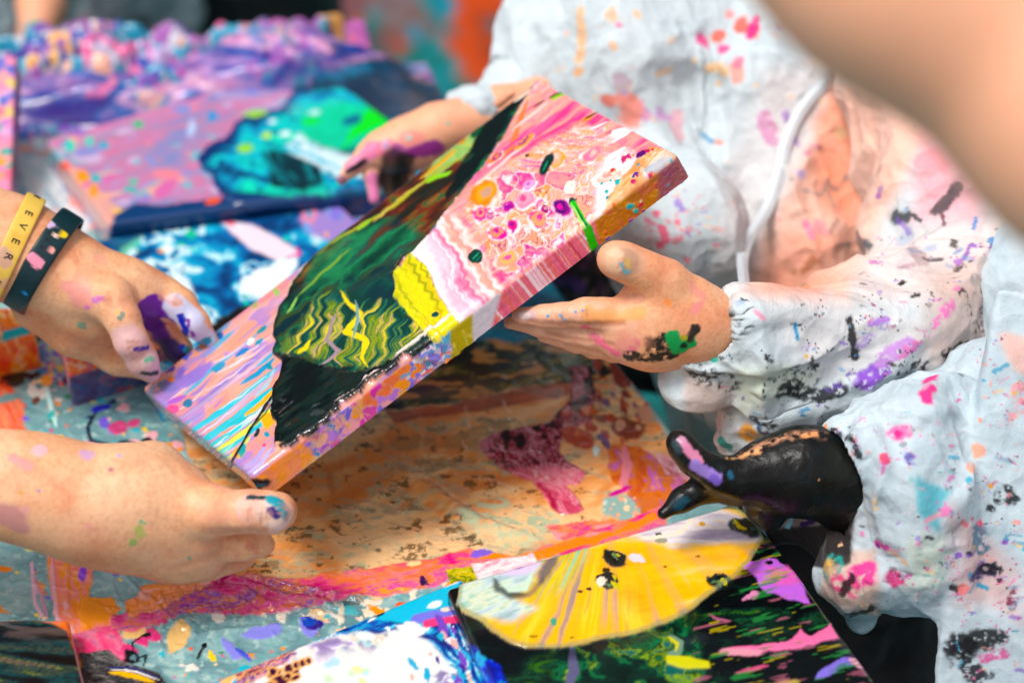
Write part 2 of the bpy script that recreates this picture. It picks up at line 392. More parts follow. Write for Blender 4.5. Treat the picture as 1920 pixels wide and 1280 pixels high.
# ---------------------------------------------------------------- materials
def mat(name, rough=0.4, bump=0.0, bscale=400, coat=0.0, sss=0.0, attr_rough=False, spec=0.5, sheen=0.0, bump2=0, b2scale=60, aniso=None, color=None, transl=0, crease=0):
    m = bpy.data.materials.new(name); m.use_nodes = True; t = m.node_tree; b = t.nodes['Principled BSDF']; N = t.nodes.new; Lk = t.links.new
    tc = N('ShaderNodeTexCoord')
    if color is None:
        at = N('ShaderNodeVertexColor'); at.layer_name = 'Col'; base = at.outputs['Color']
    else:
        rg = N('ShaderNodeRGB'); rg.outputs[0].default_value = (*color, 1); base = rg.outputs[0]
    nz = N('ShaderNodeTexNoise'); nz.inputs['Scale'].default_value = 220; nz.inputs['Detail'].default_value = 4; Lk(tc.outputs['Object'], nz.inputs['Vector'])
    mx = N('ShaderNodeMix'); mx.data_type = 'RGBA'; mx.blend_type = 'MULTIPLY'; mx.inputs['Factor'].default_value = .25
    rp = N('ShaderNodeValToRGB'); rp.color_ramp.elements[0].position = .3; rp.color_ramp.elements[0].color = (.72, .72, .72, 1); rp.color_ramp.elements[1].position = .65
    Lk(nz.outputs['Fac'], rp.inputs[0]); Lk(base, mx.inputs[6]); Lk(rp.outputs[0], mx.inputs[7]); Lk(mx.outputs[2], b.inputs['Base Color'])
    if attr_rough:
        ra = N('ShaderNodeAttribute'); ra.attribute_name = 'Rough'; Lk(ra.outputs['Fac'], b.inputs['Roughness'])
    else: b.inputs['Roughness'].default_value = rough
    b.inputs['Specular IOR Level'].default_value = spec; b.inputs['Coat Weight'].default_value = coat; b.inputs['Coat Roughness'].default_value = .06
    if sss:
        b.inputs['Subsurface Weight'].default_value = sss; b.inputs['Subsurface Radius'].default_value = (1, .35, .2); b.inputs['Subsurface Scale'].default_value = .006
    if sheen: b.inputs['Sheen Weight'].default_value = sheen
    last = None
    for st, sc, dist in ((bump, bscale, .0006), (bump2, b2scale, .003)):
        if not st: continue
        mp = N('ShaderNodeMapping'); Lk(tc.outputs['Object'], mp.inputs['Vector'])
        if aniso: mp.inputs['Rotation'].default_value = aniso[0]; mp.inputs['Scale'].default_value = aniso[1]
        bn = N('ShaderNodeTexNoise'); bn.inputs['Scale'].default_value = sc; bn.inputs['Detail'].default_value = 5; bn.inputs['Roughness'].default_value = .6; Lk(mp.outputs[0], bn.inputs['Vector'])
        bp = N('ShaderNodeBump'); bp.inputs['Strength'].default_value = st; bp.inputs['Distance'].default_value = dist; Lk(bn.outputs['Fac'], bp.inputs['Height'])
        if last is not None: Lk(last, bp.inputs['Normal'])
        last = bp.outputs[0]
    if crease:
        wn = N('ShaderNodeTexNoise'); wn.inputs['Scale'].default_value = 14; wn.inputs['Detail'].default_value = 3; Lk(tc.outputs['Object'], wn.inputs['Vector'])
        va = N('ShaderNodeVectorMath'); va.operation = 'MULTIPLY_ADD'; va.inputs[1].default_value = (.09, .09, .09); Lk(wn.outputs['Color'], va.inputs[0]); Lk(tc.outputs['Object'], va.inputs[2])
        for sc_, st_ in ((15, 1.0), (38, .6)):
            vo = N('ShaderNodeTexVoronoi'); vo.feature = 'SMOOTH_F1'; vo.inputs['Scale'].default_value = sc_; vo.inputs['Smoothness'].default_value = .12; Lk(va.outputs[0], vo.inputs['Vector'])
            bp = N('ShaderNodeBump'); bp.inputs['Strength'].default_value = crease * st_; bp.inputs['Distance'].default_value = .35 / sc_; Lk(vo.outputs['Distance'], bp.inputs['Height'])
            if last is not None: Lk(last, bp.inputs['Normal'])
            last = bp.outputs[0]
    if last is not None: Lk(last, b.inputs['Normal'])
    if transl:
        tr = N('ShaderNodeBsdfTranslucent'); Lk(mx.outputs[2], tr.inputs['Color']); ms = N('ShaderNodeMixShader'); ms.inputs[0].default_value = transl
        Lk(b.outputs[0], ms.inputs[1]); Lk(tr.outputs[0], ms.inputs[2]); Lk(ms.outputs[0], t.nodes['Material Output'].inputs['Surface'])
    return m
M_WET = mat('wet_paint', attr_rough=True, bump=.1, bscale=300, coat=.25, spec=.45)
M_PAINT = mat('dried_paint', attr_rough=True, bump=.35, bscale=250, coat=0, spec=.3)
M_SKIN = mat('skin', rough=.5, bump=.55, bscale=380, bump2=.12, b2scale=70, sss=.12, spec=.4, attr_rough=True)
M_CLOTH = mat('nonwoven_fabric', rough=.75, bump=.8, bscale=700, spec=.25, sheen=.1, aniso=((0.3, 0.2, 0.9), (1, .25, 1)), bump2=.35, b2scale=90, crease=.42)
M_INK = mat('black_paint_on_skin', attr_rough=True, bump=.7, bscale=260, bump2=.3, b2scale=60, spec=.3)
M_DARK = mat('dark_fabric', rough=.8, bump=.3, bscale=300, color=(.012, .013, .015))
M_WOOD = mat('raw_pine', rough=.6, bump=.3, bscale=120, color=(.5, .36, .22))

# ================================================================ THE SETTING
def paint_obj(name, corners, T, step, fn, mt=None, parent=None, rad=.003, extra=None, dens=None, pre=None):
    pos, nr, q, dn, u, v, n = slab(corners, T, step, rad, dens)
    if pre is not None: pos = pre(pos, u / .0004, v / .0004)
    X, Y, Z = proj(pos)
    s = Paint(X, Y, '#ffffff'); s.u = u.astype(np.float32) / .0004; s.v = v.astype(np.float32) / .0004; s.dn = dn.astype(np.float32); s.pos = pos
    fn(s)
    pos = pos + nr * s.h[:, None] * .001
    if extra is not None: pos = extra(s, pos, nr)
    return mk(name, pos, q, mt or M_WET, s.c, s.r, parent), n
# ---- floor under the table: teal tarpaulin smeared with orange
def floor_fn(s):
    s.c[:] = lin('#0e5c5c'); s.r[:] = .6
    s.marble(np.full(s.x.shape, .75, np.float32), 60, [(0, '#0a3f45'), (.4, '#0f6660'), (.6, '#1f7a80'), (.8, '#2f8c9a'), (1, '#7a5a50')], 3, el=1.5)
    s.mix(s.poly([(840, -40), (1000, -40), (1000, 120), (960, 150), (880, 155), (850, 110)], 25, 50, 12, 8), '#b84a10')
    s.mix(.7 * s.poly([(890, 20), (950, 10), (950, 110), (905, 120)], 15, 40, 12, 3), '#7a3a2a')
    s.mix(.8 * s.poly([(500, -40), (700, -40), (690, 40), (600, 55), (520, 30)], 25, 50, 10, 9), '#7a3434')
    s.mix(.6 * s.poly([(700, -40), (800, -40), (810, 80), (740, 110), (700, 60)], 35, 50, 14, 10), '#8a4a44')
    s.spots(40, (500, -40, 1000, 180), 4, 18, ['#0f5f66', '#b04a2a', '#2a7a90', '#6a3030', '#c06018'], 5, 2, 80)
    s.spots(60, (1100, 640, 1700, 1300), 6, 30, ['#2a6a78', '#3f8a98', '#8a5a48', '#c08060', '#203a44'], 6, 2, 60)
    s.mix(s.poly([(1450, 930), (1900, 1000), (2000, 1400), (1480, 1400)], 10, 50, 10, 9), '#3a3430')
fz = -.75
fc = [(-3.2, 5.2, fz), (2.6, 5.2, fz), (2.6, -.6, fz), (-3.2, -.6, fz)]
o, _ = paint_obj('ground', fc, .02, .012, floor_fn, M_PAINT); tag(o, kind='structure')
mk('far_ground', [(-40, -20, fz - .03), (40, -20, fz - .03), (40, 60, fz - .03), (-40, 60, fz - .03)], [[0, 1, 2, 3]], M_DARK)['kind'] = 'structure'

# ---- unseen backdrop far behind, added to cut the sky's reflection in wet paint
wv = [(-4, 5.4, fz), (4, 5.4, fz), (4, 5.4, 4.6), (-4, 5.4, 4.6), (-4, 5.6, fz), (4, 5.6, fz), (4, 5.6, 4.6), (-4, 5.6, 4.6)]
tag(mk('sky_blocker', wv, [[0, 1, 2, 3], [5, 4, 7, 6], [3, 2, 6, 7], [4, 0, 3, 7], [1, 5, 6, 2]], mat('sky_blocker_paint', rough=.8, color=(.04, .07, .08)), smooth=False), 'unseen dark teal backdrop added to keep sky reflections off the wet paint', 'sky_blocker')
# ---- the table under its paint-splashed sheeting
def table_fn(s):
    x, y = s.x, s.y; one = np.ones(x.shape, np.float32)
    s.c[:] = lin('#7fa3a8'); s.r[:] = .22
    s.marble(one * .8, 26, [(0, '#5a7f86'), (.45, '#7fa4a8'), (.7, '#94b8ba'), (1, '#a9c4bd')], 2, 10, 2)
    s.mix(.5 * sst(.55, .75, fb(x / 9, y / 7, 8)), '#5fa6a6')
    s.mix(.6 * sst(.66, .72, fb(x / 14, y / 9, 12)), '#b8d4cc')
    # small spatters on the bare parts
    pal = ['#ff9a1e', '#f2cfa0', '#30b4c8', '#e24a8a', '#7f6ad8', '#e8e2d8', '#f5b8c0', '#2a8a5a', '#1c2a60', '#f06a4a', '#ffd23a']
    s.spots(150, (-60, 680, 420, 900), 2, 11, pal, 11, 3, 10, .3, wob=.85)
    s.spots(170, (-60, 980, 900, 1290), 2, 10, pal, 12, 3, 20, .3, wob=.85)
    s.spots(60, (480, 1090, 900, 1180), 2, 11, ['#f7e3c8', '#f3ead8', '#f2cfa0', '#60c0c8'], 13, 2.5, 20, .4, wob=.6)
    s.spots(70, (0, 380, 420, 640), 3, 14, ['#d8e8ee', '#f0b0b8', '#4aa8c8', '#e8d8e0', '#8a6ac8'], 14, 3, 30, .3)
    # orange spills bottom left
    E = s.mix
    m = s.poly([(85, 1015), (160, 1020), (225, 1020), (180, 1060), (165, 1130), (215, 1140), (225, 1190), (160, 1240), (205, 1225), (200, 1290), (145, 1290), (105, 1150), (92, 1080)], 7, 22, 2, 21)
    s.marble(m, 16, [(0, '#ff8c3a'), (.35, '#ff9a28'), (.55, '#f58a8a'), (.8, '#ff8a5a'), (1, '#f2b0b0')], 5, 70, 2, 2.2); s.h += m * .9; s.r += (.12 - s.r) * m
    m2 = s.poly([(130, 1190), (215, 1175), (232, 1200), (260, 1235), (200, 1265), (205, 1225), (150, 1235)], 8, 20, 2, 22)
    s.marble(m2, 14, [(0, '#e6407a'), (.5, '#f0608a'), (.8, '#e08098'), (1, '#c060a0')], 6, 30, 2); 
    m2 = s.poly([(150, 1120), (205, 1118), (225, 1140), (215, 1160), (150, 1185)], 6, 18, 2, 25); E(m2, '#ff9a30', .8)
    s.line([(95, 1030), (108, 1160), (118, 1240)], 4, '#f2b0c0', 1.5, h=.8)
    s.line([(60, 1050), (66, 1130), (84, 1165)], 5, '#e8b8c8', 2.5, h=.5); s.line([(64, 1080), (80, 1120), (88, 1160)], 3, '#d890b0', 2, h=.5)
    s.blob(157, 1072, 9, 16, '#9a50e0', 10, .6, h=.4)
    s.blob(20, 1010, 22, 6, '#ff8c28', 5); s.blob(8, 1066, 18, 5, '#ff8c28', 5); s.blob(60, 1030, 11, 4, '#e8d820', 0)
    for p in [(285, 1190), (300, 1158), (262, 1200), (245, 1222)]: s.blob(*p, 15, 12, '#d8467e', 20, .7, h=.6)
    s.blob(335, 1195, 17, 26, '#e8c080', 20, .5, h=.4); s.blob(250, 1185, 25, 14, '#e8c080', -20, .6, h=.3)
    s.line([(250, 1222), (248, 1205), (275, 1190)], 1.6, '#081014', 1, h=.6); s.blob(274, 1192, 9, 4, '#081014', -10, h=.6)
    s.blob(246, 1233, 15, 12, '#0a1418', 0, .5, h=.6); s.blob(250, 1234, 6, 5, '#5a8088', 0, .3)
    s.line([(262, 1232), (275, 1228), (270, 1248)], 2.5, '#0a1418', 2, h=.6); s.line([(370, 1236), (382, 1212)], 3, '#060c10', 1.5, h=.6); s.blob(383, 1211, 7, 5, '#060c10', -60, h=.6)
    # smoke-black swirl running from the dark painting
    m = s.poly([(150, 1225), (205, 1220), (232, 1240), (262, 1250), (300, 1262), (325, 1300), (150, 1300)], 6, 26, 2, 31)
    s.marble(m, 9, [(0, '#151a1e'), (.4, '#4a4a4c'), (.55, '#20262a'), (.75, '#7a7472'), (1, '#2a3a40')], 9, 20, 3.5, 3.5); s.r += (.08 - s.r) * m; s.h += m
    s.line([(205, 1262), (250, 1268), (290, 1280)], 5, '#e8b428', 1, h=.3); s.line([(205, 1256), (255, 1260), (298, 1276)], 1.8, '#f4f0e8', 1); s.line([(200, 1252), (250, 1254), (300, 1272)], 1.6, '#1c2a80', 1)
    # violet splash beside the white painting
    for pts, w_ in (([(418, 1195), (438, 1228), (455, 1230)], 9), ([(455, 1190), (500, 1185), (530, 1175)], 12), ([(560, 1160), (580, 1178), (600, 1180)], 13)):
        s.line(pts, w_, '#8c8ce0', 6, 16, h=.8, seed=7)
    s.blob(590, 1172, 18, 8, '#3a2a8a', -10, .6, h=.3); s.blob(580, 1165, 14, 9, '#1f50b8', -10, .6); s.line([(440, 1215), (470, 1238)], 5, '#5060d0', 2, h=.4)
    for i, p in enumerate([(700, 1130), (735, 1150), (670, 1120), (775, 1120), (640, 1150), (760, 1145)]): s.blob(*p, 18, 5, '#f5e6cf', 25 * i, .8, seed=i, h=.6)
    s.blob(650, 1122, 30, 10, '#2a3a40', 15, .8, a=.7)
    # left: coral and black spills behind the arms
    m = s.poly([(-60, 660), (20, 680), (30, 730), (50, 760), (45, 800), (70, 830), (60, 860), (-60, 840)], 10, 30, 3, 41)
    s.marble(m, 18, [(0, '#f04a32'), (.5, '#ff6a4a'), (.8, '#f58a70'), (1, '#ff9a60')], 7, 60); s.h += m * .5
    s.blob(25, 705, 22, 24, '#101010', 60, .6, h=.5); s.line([(30, 700), (60, 705), (90, 690)], 5, '#141414', 3, h=.4); s.line([(60, 755), (75, 745)], 7, '#6a3a2a', 3)
    s.blob(88, 713, 14, 11, '#ffa01e', 0, .5, h=.5); s.blob(45, 678, 20, 8, '#ffb028', 0, .6); s.blob(75, 690, 14, 9, '#2a90b8', 20, .6)
    s.line([(88, 725), (98, 765), (106, 800)], 6, '#c8f4f0', 1, h=.8); s.blob(95, 780, 8, 6, '#18a8a8')
    s.confetti(s.poly([(70, 640), (120, 650), (120, 720), (85, 700), (70, 680)], 8, 20, 3, 5), 9, ['#8a5ac0', '#d86a80', '#a0b0a8', '#4a80a8', '#e0c050'], 5)
    s.line([(205, 762), (180, 772), (165, 800), (170, 828), (205, 832)], 4, '#1c2c40', 2.5, h=.2); s.blob(190, 765, 20, 6, '#3a3ac0', -12, .4, h=.3)
    s.blob(222, 803, 17, 12, '#c8507e', -10, .3, h=.5); s.blob(250, 794, 13, 7, '#c8507e', -20, .4, h=.5); s.blob(235, 832, 17, 7, '#0e3a48', 0, .3); s.blob(275, 826, 10, 6, '#101820', 0)
    s.blob(20, 745, 26, 8, '#7aa0a0', -15)
    # peach sheet
    PE = [(380, 1100), (150, 1110), (120, 1060), (300, 640), (700, 640), (1100, 600), (1150, 668), (1215, 770), (1300, 895), (1240, 975), (1120, 1030), (860, 1120), (840, 1085), (600, 1075)]
    sheet = s.poly([(300, 700), (700, 640), (1100, 600), (1150, 668), (1215, 770), (1300, 895), (1245, 985), (870, 1070), (600, 1098), (440, 1088)], 4, 40, 2, 51)
    s.marble(sheet, 30, [(0, '#e08a52'), (.4, '#f0a468'), (.65, '#f8bd84'), (1, '#fbd0a0')], 13, -20, 3, 1.5); s.r += (.2 - s.r) * sheet
    E(sheet * .75 * s.poly([(880, 975), (1000, 940), (1100, 1010), (900, 1060), (640, 1060), (600, 1000)], 30, 40, 20, 52), '#ffd2a2')
    # worn smears of sage and grey-brown
    g = fb(x / 60 + .25 * y / 60, y / 17, 61, 4); g2 = fb(x / 16, y / 8, 62, 5, .62)
    E(sheet * .75 * sst(.52, .62, g) * sst(.38, .5, g2), '#bcba98'); E(sheet * .6 * sst(.64, .68, g) * sst(.5, .56, g2), '#8a6240')
    gg = fb(x / 26, y / 14, 66, 4); E(sheet * .8 * sst(.66, .69, gg) * sst(.44, .58, fb(x / 12, y / 6, 67, 5, .62)), '#4a3420')
    E(sheet * .6 * sst(.63, .68, fb((x + y) / 50, (y - .3 * x) / 11, 68, 3)), '#c8a888')
    gk = fb(x / 34, y / 18, 64, 4); dots = sst(.47, .6, fb(x / 13, y / 7, 65, 5, .65))
    for p in [(735, 905), (560, 790), (610, 780), (860, 1000), (650, 985), (500, 1065), (905, 905), (770, 1035), (990, 925), (560, 1000)]:
        k = np.exp(-((x - p[0]) / 38) ** 2 - ((y - p[1]) / 18) ** 2); E(sheet * .8 * sst(.42, .5, k * gk * 1.7) * dots, '#5a4228')
    for p, a in (((760, 945), -30), ((620, 905), 80), ((850, 770), -5), ((985, 755), 10), ((790, 760), -10), ((640, 690), 0)): s.blob(*p, 26, 6, '#d07838', a, .8, .3, a=.55)
    for p in [(900, 810), (860, 830), (760, 830), (820, 870)]: s.blob(*p, 46, 13, '#9a7a50', -8, 1.0, seed=p[1], a=.5)
    E(sheet * s.poly([(930, 935), (1050, 970), (1060, 1010), (980, 1030), (900, 1000), (860, 960)], 16, 30, 8, 70) * .75 * sst(.4, .55, g2), '#b8c8a8')
    # dark green pour near the hands
    m = s.poly([(700, 770), (740, 735), (860, 655), (880, 600), (1040, 600), (1130, 680), (1145, 700), (1110, 720), (1000, 722), (930, 738), (830, 760)], 7, 35, 2.5, 71)
    s.marble(m, 15, [(0, '#06100e'), (.4, '#0c1c16'), (.52, '#2a3a14'), (.6, '#0e2a24'), (.7, '#6a6410'), (.8, '#1a3a30'), (.88, '#b08a28'), (1, '#5a4a6a')], 14, -12, 3, 2.2); s.r += (.12 - s.r) * m; s.h += m * .5
    s.mix(m * .8 * sst(.62, .68, fb(x / 50, y / 12, 73, 3)), '#c88a50')
    m = s.poly([(720, 770), (830, 762), (940, 735), (1010, 722), (1100, 722), (1090, 738), (960, 760), (850, 780), (740, 790)], 5, 30, 3, 72); s.marble(m * .85, 14, [(0, '#7a3028'), (.5, '#a04838'), (1, '#c0583a')], 15, 0)
    # marbled crimson drip
    m = s.poly([(900, 828), (940, 808), (1030, 795), (1070, 750), (1075, 700), (1060, 690), (1105, 690), (1115, 740), (1110, 790), (1055, 810), (1050, 850), (1095, 890), (1085, 905), (1060, 910), (1098, 955), (1060, 970), (1030, 950), (1000, 905), (960, 890), (905, 850)], 5, 22, 1.5, 81)
    s.marble(m, 34, [(0, '#1c1014'), (.3, '#3a1018'), (.4, '#8a2436'), (.45, '#e0808c'), (.49, '#6a1824'), (.56, '#a03444'), (.6, '#d88090'), (.64, '#240c12'), (.72, '#9a2a3c'), (.78, '#e090a0'), (1, '#7a2030')], 16, 40, 1.4, 3.4, 3); s.r += (.05 - s.r) * m; s.h += m * 1.6
    m = m * s.poly([(950, 880), (1110, 880), (1110, 1000), (1000, 1000)], 8, 20, 8, 82); s.marble(m * .8, 22, [(0, '#c02c50'), (.4, '#f07090'), (.6, '#f8a8b0'), (.8, '#e0506a'), (1, '#ffd0d0')], 17, 40, 2, 3)
    s.spots(14, (1060, 770, 1190, 830), 5, 20, ['#b84a32', '#c85a48', '#d06a30', '#8a4028', '#c07a70'], 83, 2, 10, .4)
    # right flank with rust and pink skins of paint
    m = s.poly([(1140, 840), (1190, 830), (1250, 870), (1300, 890), (1250, 960), (1200, 990), (1180, 940), (1150, 900)], 10, 24, 2, 84)
    s.marble(m, 13, [(0, '#c85a34'), (.4, '#e07a38'), (.6, '#c87050'), (.75, '#c86ac0'), (1, '#e89070')], 18, 60, 2, 2.5); s.h += .4 * m
    s.line([(1172, 835), (1176, 870), (1170, 905), (1180, 925)], 9, '#e88a98', 4, h=.8); s.blob(1160, 922, 24, 5, '#d02a90', -20, .4, h=.4)
    s.blob(1165, 955, 38, 26, '#9ab8b0', 20, .6, h=.2); s.spots(20, (1130, 930, 1200, 985), 2, 6, ['#f2d8b0', '#c8e0d8', '#e8b090'], 85)
    m = s.poly([(1225, 845), (1262, 860), (1300, 890), (1290, 900), (1250, 890)], 2, 15, 1.5, 86); s.marble(m, 9, [(0, '#c86a78'), (.5, '#f0b0b8'), (1, '#fce0e0')], 19, 40, 4)
    s.spots(40, (1120, 650, 1220, 830), 3, 12, ['#8a3a30', '#c86a48', '#7a5a80', '#d8a080', '#a04838'], 87, 3, 55, .3)
    s.blob(1120, 845, 9, 8, '#dff8f0', 40, .7, h=1.2)
    # orange and pink rim of the sheet
    m = s.poly([(430, 1080), (560, 1085), (680, 1068), (800, 1048), (880, 1032), (960, 1042), (1060, 1020), (1240, 950), (1250, 985), (1130, 1025), (1000, 1050), (860, 1075), (820, 1102), (700, 1122), (560, 1130), (430, 1128), (300, 1140), (260, 1100)], 6, 30, 2, 91)
    s.marble(m, 16, [(0, '#e83a80'), (.3, '#f0608c'), (.5, '#f4824a'), (.7, '#f08a80'), (.85, '#d85aa0'), (1, '#ff9a50')], 20, -12, 4, 2.2); s.r += (.12 - s.r) * m; s.h += m * .9
    m = s.poly([(900, 1032), (970, 1046), (1100, 1000), (1030, 985), (1150, 1000), (1230, 960), (1240, 975), (1120, 1020), (990, 1055), (900, 1050)], 5, 24, 2, 92); E(m, '#ff8c1a', .6)
    m = s.poly([(1020, 985), (1090, 978), (1150, 975), (1160, 990), (1100, 1008), (1040, 1012)], 8, 14, 2, 93); s.marble(m, 8, [(0, '#e04a90'), (.5, '#f08a50'), (1, '#f0a0b0')], 21, -10)
    s.blob(905, 1038, 22, 7, '#8a6ad8', -10, .6, h=.3); s.blob(865, 1042, 16, 5, '#f05a8a', 0); s.blob(775, 1058, 14, 5, '#ffd8a0', -8); s.blob(1175, 1012, 16, 3, '#30c890', -15, .5)
    s.blob(795, 1092, 7, 9, '#3a1a50', 0, .8, h=.4)
    # crumpled magenta folds from the lower hand to the right
    m = s.poly([(205, 1155), (300, 1140), (420, 1080), (470, 1085), (560, 1100), (640, 1118), (600, 1135), (520, 1150), (430, 1155), (340, 1150), (310, 1165), (255, 1185), (210, 1180)], 6, 24, 2, 94)
    s.marble(m, 13, [(0, '#b82a6a'), (.3, '#d83a7a'), (.5, '#e0609a'), (.65, '#e07a48'), (.8, '#8a4ab0'), (1, '#f09060')], 22, -6, 5, 2.5); s.h += m * 1.2; s.r += (.06 - s.r) * m
    m = s.poly([(235, 1130), (280, 1100), (330, 1085), (420, 1080), (360, 1120), (300, 1150), (240, 1160)], 7, 24, 2, 95); s.marble(m, 12, [(0, '#ff9a28'), (.6, '#ff9a60'), (1, '#f8b0a0')], 23); s.h += m * .5
    # yellow-green and blush patches by the yellow painting
    m = s.poly([(835, 1068), (890, 1062), (895, 1090), (845, 1095)], 2, 15, 1.5, 96); s.marble(m, 6, [(0, '#2a3a10'), (.4, '#9aa018'), (.7, '#e0c820'), (1, '#4a5a10')], 24, 10, 3, 3)
    m = s.poly([(885, 1060), (1000, 1040), (1010, 1060), (900, 1092)], 3, 15, 2, 97); s.marble(m, 7, [(0, '#f8c0d0'), (.5, '#fdf0ee'), (1, '#f08aa8')], 25, -15, 4)
    # far left corner under the blue paintings
    m = s.poly([(-60, 330), (80, 240), (110, 300), (200, 420), (100, 460), (-60, 420)], 10, 30, 3, 101); s.marble(m, 22, [(0, '#b8d0d8'), (.4, '#e8e4e4'), (.6, '#7ab8cc'), (.8, '#f0b0a8'), (1, '#f09a80')], 26, 45, 2, 2)
    m = s.poly([(-60, 590), (70, 580), (80, 640), (-60, 700)], 4, 20, 2, 102); E(m, '#151210')
    m = s.poly([(500, 640), (660, 560), (500, 600), (330, 690), (300, 640), (330, 560)], 5, 20, 3, 103); s.marble(m, 12, [(0, '#0c0c20'), (.5, '#1a1040'), (1, '#3a1a5a')], 27)
    # back: multicolour sheeting
    m = s.poly([(-400, 100), (900, 40), (900, 260), (760, 240), (600, 200), (80, 260), (-400, 300)], 10, 40, 5, 104); s.confetti(m, 16, BACKPAL, 28, 0, 2, 1.2)
    m = s.poly([(560, 240), (850, 130), (1000, 420), (1120, 640), (900, 640), (640, 640)], 10, 40, 5, 105); s.marble(m, 30, [(0, '#08283c'), (.5, '#0e4a60'), (1, '#1a7088')], 29)
    E(s.poly([(560, 400), (700, 370), (780, 400), (700, 470), (600, 470)], 8, 20, 4, 106), '#a08ac8'); s.confetti(s.poly([(560, 400), (700, 370), (780, 400), (700, 470), (600, 470)], 8, 20, 4, 106) * .8, 16, ['#e08aa8', '#7aa0d8', '#e8a878', '#8a7ad0', '#2aa0c8'], 31, 70, 1.5)
BACKPAL = ['#c06ab0', '#8a5ab8', '#2a50a8', '#e8a890', '#e070a0', '#4aa0c0', '#c8b0d8', '#3a2a80', '#f0b068', '#a060a8', '#d8d0e0', '#2a8aa8']
def table_relief(s, pos, nr):
    x, y = s.x, s.y; top = (s.dn < .002)
    def ridge(pts, w_, h_, wob=3, seed=1, amp=None):
        xx, yy = s.warp(wob, 30, seed); d, t = segd(xx, yy, pts); return h_ * np.exp(-(d / w_) ** 2) * np.sqrt(np.clip(4 * t * (1 - t), 0, 1))
    h = np.zeros(x.shape)
    # plastic film wrinkles over the peach sheet and the magenta folds
    for k, (pts, w_, h_) in enumerate([([(560, 740), (700, 850), (860, 960), (1000, 1010)], 9, 2.2), ([(740, 860), (900, 990), (1040, 1020)], 14, 2.5), ([(1000, 930), (900, 900), (760, 890)], 6, .8),
            ([(600, 1000), (760, 960), (900, 965)], 6, 1.0), ([(430, 1085), (520, 1120), (640, 1140)], 5, 4), ([(440, 1075), (560, 1110), (700, 1125)], 5, 3.5), ([(430, 1100), (500, 1135), (600, 1130)], 5, 3.5), ([(300, 1160), (340, 1130), (420, 1110), (500, 1115)], 6, 3.5), ([(290, 1190), (320, 1150), (300, 1120)], 4, 2.5),
            ([(220, 1060), (260, 1110), (330, 1170), (380, 1200)], 3, 2), ([(210, 1040), (212, 1100), (240, 1160)], 3, 1.5), ([(130, 1030), (128, 1140)], 3, 1.6), ([(340, 1200), (420, 1180), (560, 1170)], 4, 1.8), ([(370, 1150), (360, 1230)], 4, 1.4), ([(470, 1150), (560, 1140), (650, 1160)], 4, 1.8), ([(90, 730), (100, 790)], 5, 3), ([(1180, 700), (1260, 830), (1300, 895)], 8, 3), ([(350, 600), (480, 660), (600, 760)], 8, 2)]):
        h += ridge(pts, w_, h_, 4, k)
    q = 1 - abs(2 * fb(x / 70, y / 45, 201, 3) - 1); h += .8 * sst(.9, 1, q) * (y > 560)
    q = 1 - abs(2 * fb(x / 16, y / 12, 202, 3) - 1)
    fold = s.poly([(200, 1140), (420, 1060), (640, 1110), (620, 1160), (340, 1170)], 8, 30, 12, 3); h += 1.6 * fold * sst(.75, 1, q)
    q3 = fb(x / 5, y / 4, 203, 3); h += .06 * q3
    spark = s.poly([(330, 1155), (362, 1152), (360, 1180), (335, 1185)], 3, 10, 3, 3); h += spark * 2.5 * q
    # heaped sheeting along the back
    back = s.poly([(-500, 60), (60, 190), (250, 215), (420, 170), (560, 130), (700, 90), (790, 130), (860, 240), (900, -80), (-500, -80)], 10, 60, 14, 6)
    hh = 18 * fb(x / 110, y / 40, 205, 2) + 22 * sst(.55, 1, 1 - abs(2 * fb(x / 90, y / 28, 206, 3) - 1)) + 5 * fb(x / 20, y / 9, 207, 3)
    hump = 55 * np.exp(-((x - 620) / 170) ** 2 - ((y - 150) / 50) ** 2) + 30 * np.exp(-((x - 170) / 100) ** 2 - ((y - 150) / 30) ** 2)
    h += back * (hh + hump * .8)
    h = np.where(top, h, 0)
    return pos + np.array([0, 0, .001]) * h[:, None]
tb = empty('table')
tag(tb, 'long table under clear film splashed with peach, pink and grey-blue paint', 'table')
tc_ = [(-1.25, 2.0, 0), (-.16, 2.0, 0), (.4445, .55, 0), (-1.25, .55, 0)]
paint_obj('tabletop', tc_, .03, .0013, table_fn, M_WET, tb, .006, table_relief, ([(0, .5, 9), (.5, 1, 1)], [(0, .34, 1.6), (.34, .71, 1), (.71, 1, 9)]))
for lx, ly in ((-1.1, 1.85), (-.25, 1.85), (-1.1, .7), (.3, .7)):
    v = np.array([(lx + a * .025, ly + b * .025, z) for z in (fz, -.02) for a, b in ((-1, -1), (1, -1), (1, 1), (-1, 1))])
    mk('leg', v, [[0, 1, 5, 4], [1, 2, 6, 5], [2, 3, 7, 6], [3, 0, 4, 7]], M_DARK, parent=tb, smooth=False)

